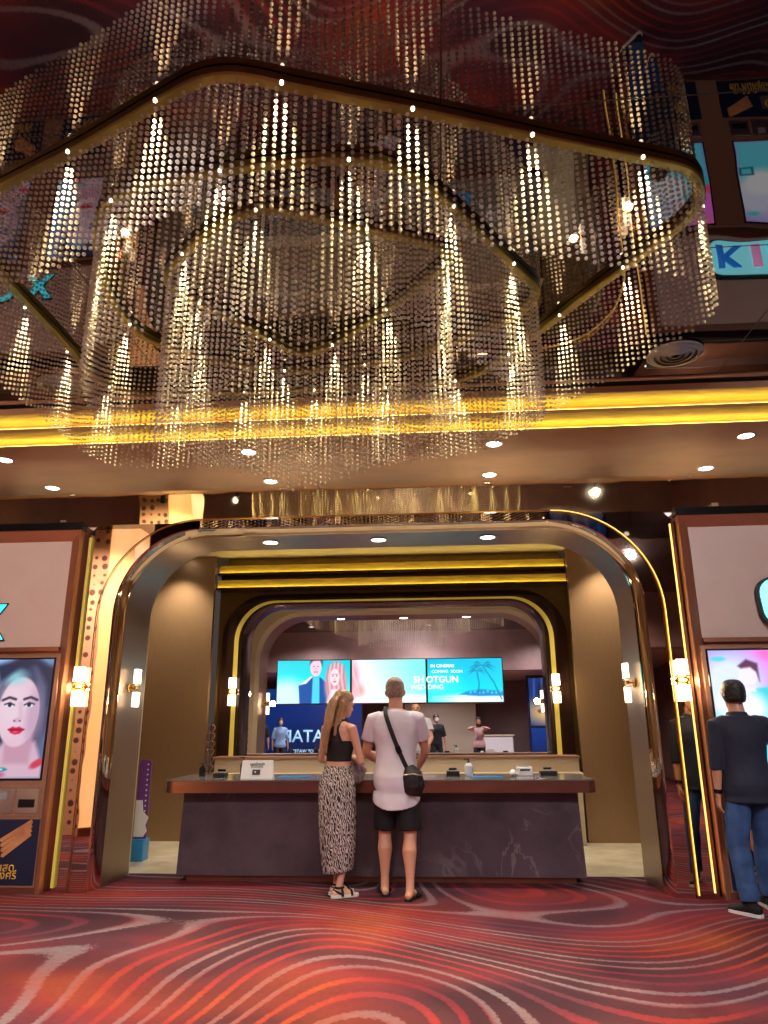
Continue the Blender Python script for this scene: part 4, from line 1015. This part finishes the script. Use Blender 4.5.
        if barefeet:
            for i in range(5):
                tp = base+f*(.165-.006*abs(i-1)-.008*i)*fl+w*(-q)*(.030-.0155*i)*fl+V3(0, 0, .014)
                limb(mb, [tp-f*.02, tp+f*.022*fl], [.0095 if i == 0 else .0075, .008 if i == 0 else .006], n=8)
        B.leg[q] = (hip, kn, an, f, w, base, fl)
    o = fuse(mb, 'person', skin, None, voxel, 3)
    o.location = (loc[0], loc[1], loc[2] if len(loc) > 2 else 0.); o.rotation_euler = (0, 0, rz)
    tag(o, label, 'person', group); B.o = o
    for q in (-1, 1):
        e = MB().sphere(hd(q*.031, .0925, .098), .0105*s, 10, 7).build('eye', M['eye'], o, True)
    MB().sphere(hd(0, .1075, .038), (.019*s, .006*s, .006*s), 10, 6).build('mouth', M['lip'], o, True)
    if mask:
        mk = MB(); limb(mk, [hd(0, .085, .02), hd(0, .092, .05), hd(0, .098, .075)], [(.052*s, .032*s), (.060*s, .034*s), (.050*s, .028*s)], side=R@V3(1, 0, 0)); mk.build('face_mask', M['mask_white'], o, True)
    return B
def torso_shell(B, z0, z1, ease, hem_fn=None, flare=0., n=36, extra=None):
    """rings following the torso between two heights (fractions of H)"""
    rs = []; zs = np.linspace(z0, z1, 16)
    T = B.tor; tz = [t[0].z/B.H for t in T]
    for z in zs:
        rx = np.interp(z, tz, [t[1] for t in T]); ry = np.interp(z, tz, [t[2] for t in T]); cx = np.interp(z, tz, [t[0].x for t in T]); cy = np.interp(z, tz, [t[0].y for t in T])
        e = ease + flare*max(0, (z0+.18-z)/.18)
        if z < .47: rx, ry, cx, cy = [np.interp(.49, tz, [f(t) for t in T]) for f in (lambda t: t[1], lambda t: t[2], lambda t: t[0].x, lambda t: t[0].y)]
        ring = []
        for i in range(n):
            t = 2*PI*i/n; zz = z*B.H
            if hem_fn: zz += hem_fn(t)*max(0, 1-(z-z0)/.12)
            ring.append(Vector((cx+(rx+e)*math.cos(t), cy+(ry+e)*math.sin(t), zz)))
        rs.append(ring)
    return MB().rings(rs)
def sleeves(mb, B, frac, ease, flare=.01):
    for q in (-1, 1):
        sh, el, wr = B.arm[q]; k = B.k*(.78 if B.female else .93)
        if frac <= 1: limb(mb, [sh-V3(q*.06, 0, -.01), sh, sh+(el-sh)*frac*.5, sh+(el-sh)*frac], [.05*k+ease, .056*k+ease, .052*k+ease+flare*.5, .047*k+ease+flare], round_ends=False)
        else:
            limb(mb, [sh-V3(q*.06, 0, -.01), sh, sh+(el-sh)*.5, el], [.05*k+ease, .056*k+ease, .05*k+ease, .041*k+ease])
            limb(mb, [el, el+(wr-el)*(frac-1)], [.042*k+ease, .037*k+ease+flare*.3], round_ends=False)
def leg_shell(mb, B, frac, ease, flare=0.):
    """frac 0..1 thigh, 1..2 shin"""
    for q in (-1, 1):
        hip, kn, an = B.leg[q][:3]; k = B.k*(.94 if B.female else 1)
        f1 = min(frac, 1.)
        P = [hip+V3(0, 0, .03), hip-V3(0, 0, .05), hip+(kn-hip)*.45*min(1, f1*1.0)]; Rr = [.086*k+min(ease,.008), .088*k+min(ease,.009), .074*k+ease+flare*.4]
        P += [hip+(kn-hip)*f1]; Rr += [.056*k+ease+flare]
        limb(mb, P, Rr, round_ends=False)
        if frac > 1:
            f2 = frac-1; ca = -B.leg[q][3]*.008
            limb(mb, [kn-(an-kn)*.02, kn+(an-kn)*.3*f2+ca, kn+(an-kn)*.65*f2, kn+(an-kn)*f2], [.056*k+ease+flare*.6, .058*k+ease+flare*.6, .048*k+ease+flare, .046*k+ease+flare*1.3], round_ends=False)
    mb.rings(torso_rings(B, .452, .56, min(ease, .010)))
def torso_rings(B, z0, z1, ease):
    m = torso_shell(B, z0, z1, ease); n = 36
    return [m.v[i*n:(i+1)*n] for i in range(16)]
def hair_cap(B, name, m, parent, thick=.010, low=.055, front=.150, extra=None, vox=.006):
    """skull cap: covers top, back and sides, open over the face"""
    s = B.hs; mb = MB(); rs = []
    for z, rx, ry, cy in ((low-.02,.050,.05,-.036),(low,.066,.070,-.028),(.085,.075,.086,-.016),(.12,.079,.097,-.008),(.15,.078,.100,-.006),(.18,.069,.091,-.009),(.205,.052,.070,-.010),(.222,.028,.040,-.010)):
        ring = []
        for i in range(24):
            t = 2*PI*i/24; y = cy+(ry+thick)*math.sin(t); yl = .02 if z < front-.04 else (.075 if z < front else 9)
            ring.append(B.hd((rx+thick)*math.cos(t), min(y, yl), z))
        rs.append(ring)
    mb.rings(rs)
    if extra: extra(mb)
    return fuse(mb, name, m, parent, vox, 3, .003, (1, 1, 1), 60)
def shoe(B, q, parent, name, upper, sole, kind='sneaker'):
    hip, kn, an, f, w, base, fl = B.leg[q]; Z = lambda v: V3(0, 0, v)
    if kind == 'sneaker':
        mb = MB(); limb(mb, [base-f*.055*fl+Z(.050), base+Z(.062), base+f*.06*fl+Z(.050), base+f*.13*fl+Z(.036), base+f*.185*fl+Z(.030)], [(.038*fl, .040), (.042*fl, .046), (.045*fl, .040), (.050*fl, .028), (.042*fl, .022)], side=w)
        limb(mb, [an+Z(-.02), an+Z(.015)], [.042*fl, .042*fl]); sh = fuse(mb, name, upper, parent, .005, 3)
    else:
        mb = MB(); bands = [(.105, .050)] if kind == 'slide' else [(.118, .047), (.02, .044)]
        for y, r in bands:
            c = base+f*y*fl; mb.tube([c+w*(r*fl+.004)*math.cos(t)+Z(.014+(.040 if y > .06 else .062)*math.sin(t)) for t in np.linspace(0, PI, 11)], .011 if kind != 'slide' else .014, 8)
        if kind == 'slide':
            c = base+f*.075*fl; mb.tube([c+w*(.046*fl)*math.cos(t)+Z(.014+.048*math.sin(t)) for t in np.linspace(0, PI, 11)], .016, 8)
        else:
            for q2 in (-1, 1): mb.tube([base+f*.02*fl+w*q2*.04*fl+Z(.03), base-f*.03*fl+w*q2*.036*fl+Z(.05), base-f*.058*fl+Z(.062)], .008, 8)
            mb.tube([an+Z(-.004)+(f*math.cos(t)+w*math.sin(t))*.040*fl for t in np.linspace(0, 2*PI, 17)[:-1]], .009, 8, True)
        sh = mb.build(name, upper, parent, True)
    sl = MB(); pl = []
    for y, r in ((-.085, .0), (-.082, .022), (-.06, .036), (0, .040), (.06, .042), (.12, .050), (.16, .048), (.19, .034), (.203, .012)): pl.append((y, r))
    out = [base+f*y*fl+w*r*fl for y, r in pl]+[base+f*y*fl-w*r*fl for y, r in reversed(pl[1:])]
    hgt = .016 if kind == 'slide' else .024
    sl.rings([[p+Z(.001) for p in out], [p+Z(hgt) for p in out]]); sl.build('sole', sole, sh)
    return sh

# ---- the man in the white tee
man = human('man in a long white tee and black shorts, standing at the counter', (.215, 6.83), -.06, 1.84, M['skin_man'], lhand=(-.16, .30, 1.06), rhand=(.17, .33, 1.02),
            lfoot=(-.115, .06), rfoot=(.120, -.10), lyaw=.20, ryaw=-.25, lean=.02, hyaw=.10, hpitch=-.10, htilt=-.04, lpole=(-.9, -.5, -.8), rpole=(1, -.5, -.6), bulk=1.05, lpalm=(.6, 0, -.8), rpalm=(-.6, 0, -.8))
mb = torso_shell(man, .425, .836, .020, hem_fn=lambda t: -.05*math.sin(t)*(-1 if math.sin(t) < 0 else .4)*1.0 - (.035*max(0, -math.sin(t))), flare=.022)
sleeves(mb, man, .62, .016, .016)
limb(mb, [man.spine(.80), man.spine(.846)], [.11, .082], round_ends=False)
tee = fuse(mb, 'shirt', M['tee_white'], man.o, .008, 4, .006, (1, 1, .7), 8)
mb = MB(); leg_shell(mb, man, .93, .020, .022); fuse(mb, 'shorts', M['cloth_black'], man.o, .009, 4, .004, (1, 1, .5), 9)
hair_cap(man, 'hair', M['hair_greyblond'], man.o, .006, .060, .165)
for q in (-1, 1): shoe(man, q, man.o, 'slide_sandal', M['cloth_black'], M['black'], 'slide')
# crossbody bag: strap from the left of the neck to the right hip, bag at the right hip
bag = thing('crossbody_bag', 'black crossbody bag hanging on the right hip of the man in the white tee', 'bag', man.o.location, -.06)
def back_pt(x, z, out):
    T = man.tor; tz = [t[0].z for t in T]; rx = np.interp(z, tz, [t[1] for t in T])+.022; ry = np.interp(z, tz, [t[2] for t in T])+.022; cy = np.interp(z, tz, [t[0].y for t in T])
    xx = max(-.999, min(.999, x/rx)); return Vector((x, cy - ry*math.sqrt(1-xx*xx) - out, z))
st = [V3(-.085, .06, 1.555), V3(-.085, -.01, 1.575)] + [back_pt(x, z, .010) for x, z in ((-.080, 1.515), (-.045, 1.42), (.0, 1.30), (.05, 1.18), (.10, 1.07), (.145, 1.0))]
st = bezier_pts(st, 5); b = MB(); rs = []
for i, p in enumerate(st):
    d = (st[min(i+1, len(st)-1)]-st[max(i-1, 0)]).normalized(); nrm = V3(0, -1, 0) if i > 6 else V3(0, -.3, 1); nrm = (nrm-d*nrm.dot(d)).normalized(); sd = d.cross(nrm)
    rs.append([p+sd*.019+nrm*.003, p-sd*.019+nrm*.003, p-sd*.019-nrm*.002, p+sd*.019-nrm*.002])
b.rings(rs); strap = b.build('strap', M['cloth_black'], bag)
MB().box((-.024, -.008, -.03), (.024, .006, .03), .004).build('buckle', M['black_gloss'], strap, loc=st[24]+V3(0, -.006, 0)).rotation_euler = (0, -.42, 0)
mb = MB(); cb = back_pt(.17, .95, .055)
limb(mb, [cb+V3(-.035, 0, .105), cb+V3(-.01, 0, .05), cb+V3(.005, 0, -.05), cb+V3(-.005, 0, -.105)], [(.050, .022), (.088, .040), (.096, .045), (.080, .034)], side=(1, .15, 0))
body = fuse(mb, 'bag_body', M['leather_black'], bag, .007, 3, .004, (1, 1, 1), 12)
MB().tube([cb+V3(-.085, -.035, .045), cb+V3(-.0, -.046, .055), cb+V3(.075, -.03, .04)], .005, 6).build('zipper', M['steel'], body)
MB().box((-.045, -.05, -.06), (.045, -.04, .01), .006).build('front_pocket', M['cloth_black'], body, loc=cb)

# ---- the woman in the zebra skirt
wom = human('blond woman in a black halter top and long zebra-print skirt at the counter', (-.305, 6.84), -.62, 1.74, M['skin_fair'], True, lhand=(-.07, .21, 1.08), rhand=(.0, .20, 1.13),
            lfoot=(-.055, .045), rfoot=(.052, -.035), lyaw=-.25, ryaw=-.45, lean=.012, hyaw=-.25, hpitch=-.32, htilt=-.03, lpole=(-1, -.35, -1.), rpole=(1, -.35, -1.), hips=(.0, -.01), lpalm=(.8, 0, .5), rpalm=(-.8, 0, .5))
# skirt
H = wom.H; rs = []
fl_, fr_ = wom.leg[-1][5], wom.leg[1][5]; mid = (fl_+fr_)/2
for z, rx, ry, m in ((.195, .140, .125, 1.), (.28, .154, .140, .9), (.42, .166, .150, .75), (.56, .172, .160, .5), (.70, .178, .158, .28), (.82, .182, .142, .1), (.90, .184, .143, 0), (.97, .172, .128, 0), (1.03, .143, .102, 0), (1.065, .134, .096, 0)):
    c = wom.spine(min(max(z/H, .5), .6)); c = V3(c.x*(1-m)+mid.x*m, (c.y-.010)*(1-m)+mid.y*m, z)
    rs.append([Vector((c.x+rx*math.cos(t)*(1+.012*math.sin(5*t+z*3)), c.y+ry*math.sin(t)*(1+.03*math.sin(4*t)), z+(.02*math.sin(t+.8) if z < .3 else 0))) for t in [2*PI*i/48 for i in range(48)]])
rs2 = [[p.lerp(Vector((mid.x, mid.y, p.z)), .06) for p in rs[0]]]
inner = [[Vector((sum(q.x for q in r)/48+(p.x-sum(q.x for q in r)/48)*.95, sum(q.y for q in r)/48+(p.y-sum(q.y for q in r)/48)*.95, p.z)) for p in r] for r in rs[:6]]
b = MB().rings(list(reversed(inner)) + rs, cap=False)
sk = b.build('skirt', M['zebra'], wom.o, True)
md = sk.modifiers.new('sub', 'SUBSURF'); md.levels = 1; md.render_levels = 2
# halter top: bust band, racer back straps and sheer back mesh
mb = torso_shell(wom, .634, .735, .009)
top = fuse(mb, 'bra_top', M['cloth_black'], wom.o, .006, 3)
def wpt(x, z, back=True, out=.012):
    T = wom.tor; tz = [t[0].z for t in T]; rx = np.interp(z, tz, [t[1] for t in T]); ry = np.interp(z, tz, [t[2] for t in T]); cy = np.interp(z, tz, [t[0].y for t in T])
    xx = max(-.98, min(.98, x/(rx+.004))); return Vector((x, cy+(-1 if back else 1)*((ry)*math.sqrt(1-xx*xx)+out), z))
for sx in (-1, 1):
    P = [wpt(sx*.10, 1.27), wpt(sx*.075, 1.33), wpt(sx*.06, 1.39), V3(sx*.055, -.035, 1.445), V3(sx*.055, .03, 1.46), wpt(sx*.07, 1.40, False), wpt(sx*.085, 1.29, False)]
    MB().tube(bezier_pts(P, 4), .011, 8).build('strap', M['cloth_black'], top, True)
b = MB(); g = []
for z in np.linspace(1.245, 1.405, 8): g.append([wpt(x*(.105-.05*(z-1.245)/.16), z, True, .007) for x in np.linspace(-1, 1, 10)])
g2 = [[p+V3(0, .003, 0) for p in r] for r in g]
b.rings([r+list(reversed(r2)) for r, r2 in zip(g, g2)]).build('back_mesh', M['mesh_black'], top, True)
# long blond hair, half tied
def longhair(mb):
    s = wom.hs; hd = wom.hd
    P = [hd(.0, -.085, .15), hd(.0, -.115, .08), hd(-.004, -.12, .0), V3(-.020, -.125, 1.44), V3(-.035, -.135, 1.35), V3(-.045, -.135, 1.25), V3(-.05, -.125, 1.17)]
    P = [Vector(p) for p in P]
    limb(mb, P, [(.06, .022), (.072, .026), (.074, .028), (.066, .026), (.056, .022), (.042, .018), (.018, .010)], side=wom.hR@V3(1, 0, 0))
    for q in (-1, 1): limb(mb, [hd(q*.066, -.02, .14), hd(q*.078, -.035, .07), hd(q*.070, -.05, .0), V3(q*.06-.02, -.07, 1.42), V3(q*.055-.02, -.095, 1.33)], [(.02, .04), (.022, .045), (.022, .04), (.020, .03), (.010, .015)], side=wom.hR@V3(1, 0, 0))
hr = hair_cap(wom, 'hair', M['hair_blond'], wom.o, .012, .050, .170, longhair)
limb(mb2 := MB(), [wom.hd(.0, -.118, .165), wom.hd(.012, -.132, .12), wom.hd(.014, -.135, .06)], [.007, .009, .006]); mb2.build('hair_clip', M['beige_light'], hr, True)
for q in (-1, 1): shoe(wom, q, wom.o, 'sandal', M['cloth_black'], M['sole_white'], 'sandal')
# grey plush bag held in front
wb_ = thing('plush_bag', 'small fluffy grey bag in the blond woman\'s hands above the counter edge', 'bag', wom.o.location, -.62)
mb = MB(); c = (wom.arm[1][2]+wom.arm[-1][2])/2+V3(.02, .05, -.05)
limb(mb, [c+V3(0, 0, .10), c+V3(0, 0, .03), c+V3(0, .01, -.05), c+V3(0, 0, -.12)], [(.05, .035), (.085, .06), (.10, .07), (.07, .05)], side=(1, 0, 0))
bb = fuse(mb, 'bag_body', M['plush_grey'], wb_, .007, 2, .008, (1, 1, 1), 40)
MB().tube([c+V3(-.04, 0, .11), c+V3(-.03, .0, .17), c+V3(.03, .0, .17), c+V3(.04, 0, .11)], .007, 8).build('handle', M['grey'], bb, True)

# ---- the man in navy at the right kiosk
nav = human('dark-haired man in a navy shirt and jeans using the right kiosk, seen from behind', (3.08, 6.36), .05, 1.76, M['skin_tan'], lhand=(-.235, .04, .80), rhand=(.19, .26, 1.36),
            lfoot=(-.13, -.06), rfoot=(.12, .18), lyaw=.55, ryaw=-.15, lean=.03, hyaw=-.12, hpitch=-.06, bulk=1.04, barefeet=False, hips=(.0, .0), rpole=(1, -.3, -.8), rpalm=(0, 0, -1))
mb = torso_shell(nav, .458, .834, .024, flare=.016); sleeves(mb, nav, 1.22, .016, .012); limb(mb, [nav.spine(.80), nav.spine(.852)], [.105, .078], round_ends=False)
fuse(mb, 'shirt', M['cloth_navy'], nav.o, .008, 4, .007, (1, 1, .8), 8)
mb = MB(); leg_shell(mb, nav, 1.97, .016, .010); fuse(mb, 'jeans', M['denim'], nav.o, .009, 4, .005, (1, 1, 1.5), 9)
hair_cap(nav, 'hair', M['hair_black'], nav.o, .018, .052, .150)
for q in (-1, 1): shoe(nav, q, nav.o, 'sneaker', M['cloth_black'], M['sole_white'])
sh, el, wr = nav.arm[-1]; MB().cyl(wr-(wr-el).normalized()*.055, wr-(wr-el).normalized()*.025, .034).build('watch', M['black_gloss'], nav.o)

# ---- people behind the viewer, seen only in the mirror
def bystander(label, loc, rz, H, hairm, shirtm, trm, female=False, mask=True, slv=1.0, **kw):
    p = human(label, loc, rz, H, M['skin_tan'], female, voxel=.009, barefeet=False, mask=mask, group=None, **kw)
    mb = torso_shell(p, .48, .834, .020, flare=.01); sleeves(mb, p, slv, .014, .01); fuse(mb, 'shirt', shirtm, p.o, .012, 3, .005, (1, 1, 1), 8)
    mb = MB(); leg_shell(mb, p, 1.95, .014, .01); fuse(mb, 'trousers', trm, p.o, .012, 3)
    hair_cap(p, 'hair', hairm, p.o, .014, .045, .150, vox=.009)
    for q in (-1, 1): shoe(p, q, p.o, 'shoe', M['black'], M['sole_white'])
    return p
p = bystander('person in a pink tee photographing with a phone, behind the viewer', (1.75, -.9), .05, 1.62, M['hair_black'], M['cloth_pink'], M['cloth_black'], True, slv=.6, mask=False, lhand=(-.06, .30, 1.34), rhand=(.07, .30, 1.34))
ph = thing('phone', 'dark phone held up by the person in the pink tee', 'phone', p.o.location, .05); MB().box((-.075, .36, 1.33), (.075, .37, 1.415), .004).build('case', M['black'], ph); MB().sphere((.05, .372, 1.39), .008, 8, 6).build('camera_lens', M['black_gloss'], ph)
bystander('person in black clothes standing behind the viewer near the lobby centre', (.55, -1.6), -.3, 1.70, M['hair_black'], M['cloth_black'], M['cloth_black'])
bystander('person in a sky-blue shirt walking through the rear of the lobby', (-4.05, -1.5), -.4, 1.64, M['hair_brown'], M['cloth_sky'], M['cloth_black'], True)
bystander('person in a black tee beside the sky-blue shirt at the rear of the lobby', (-4.75, -1.9), -.5, 1.70, M['hair_black'], M['cloth_black'], M['cloth_navy'])
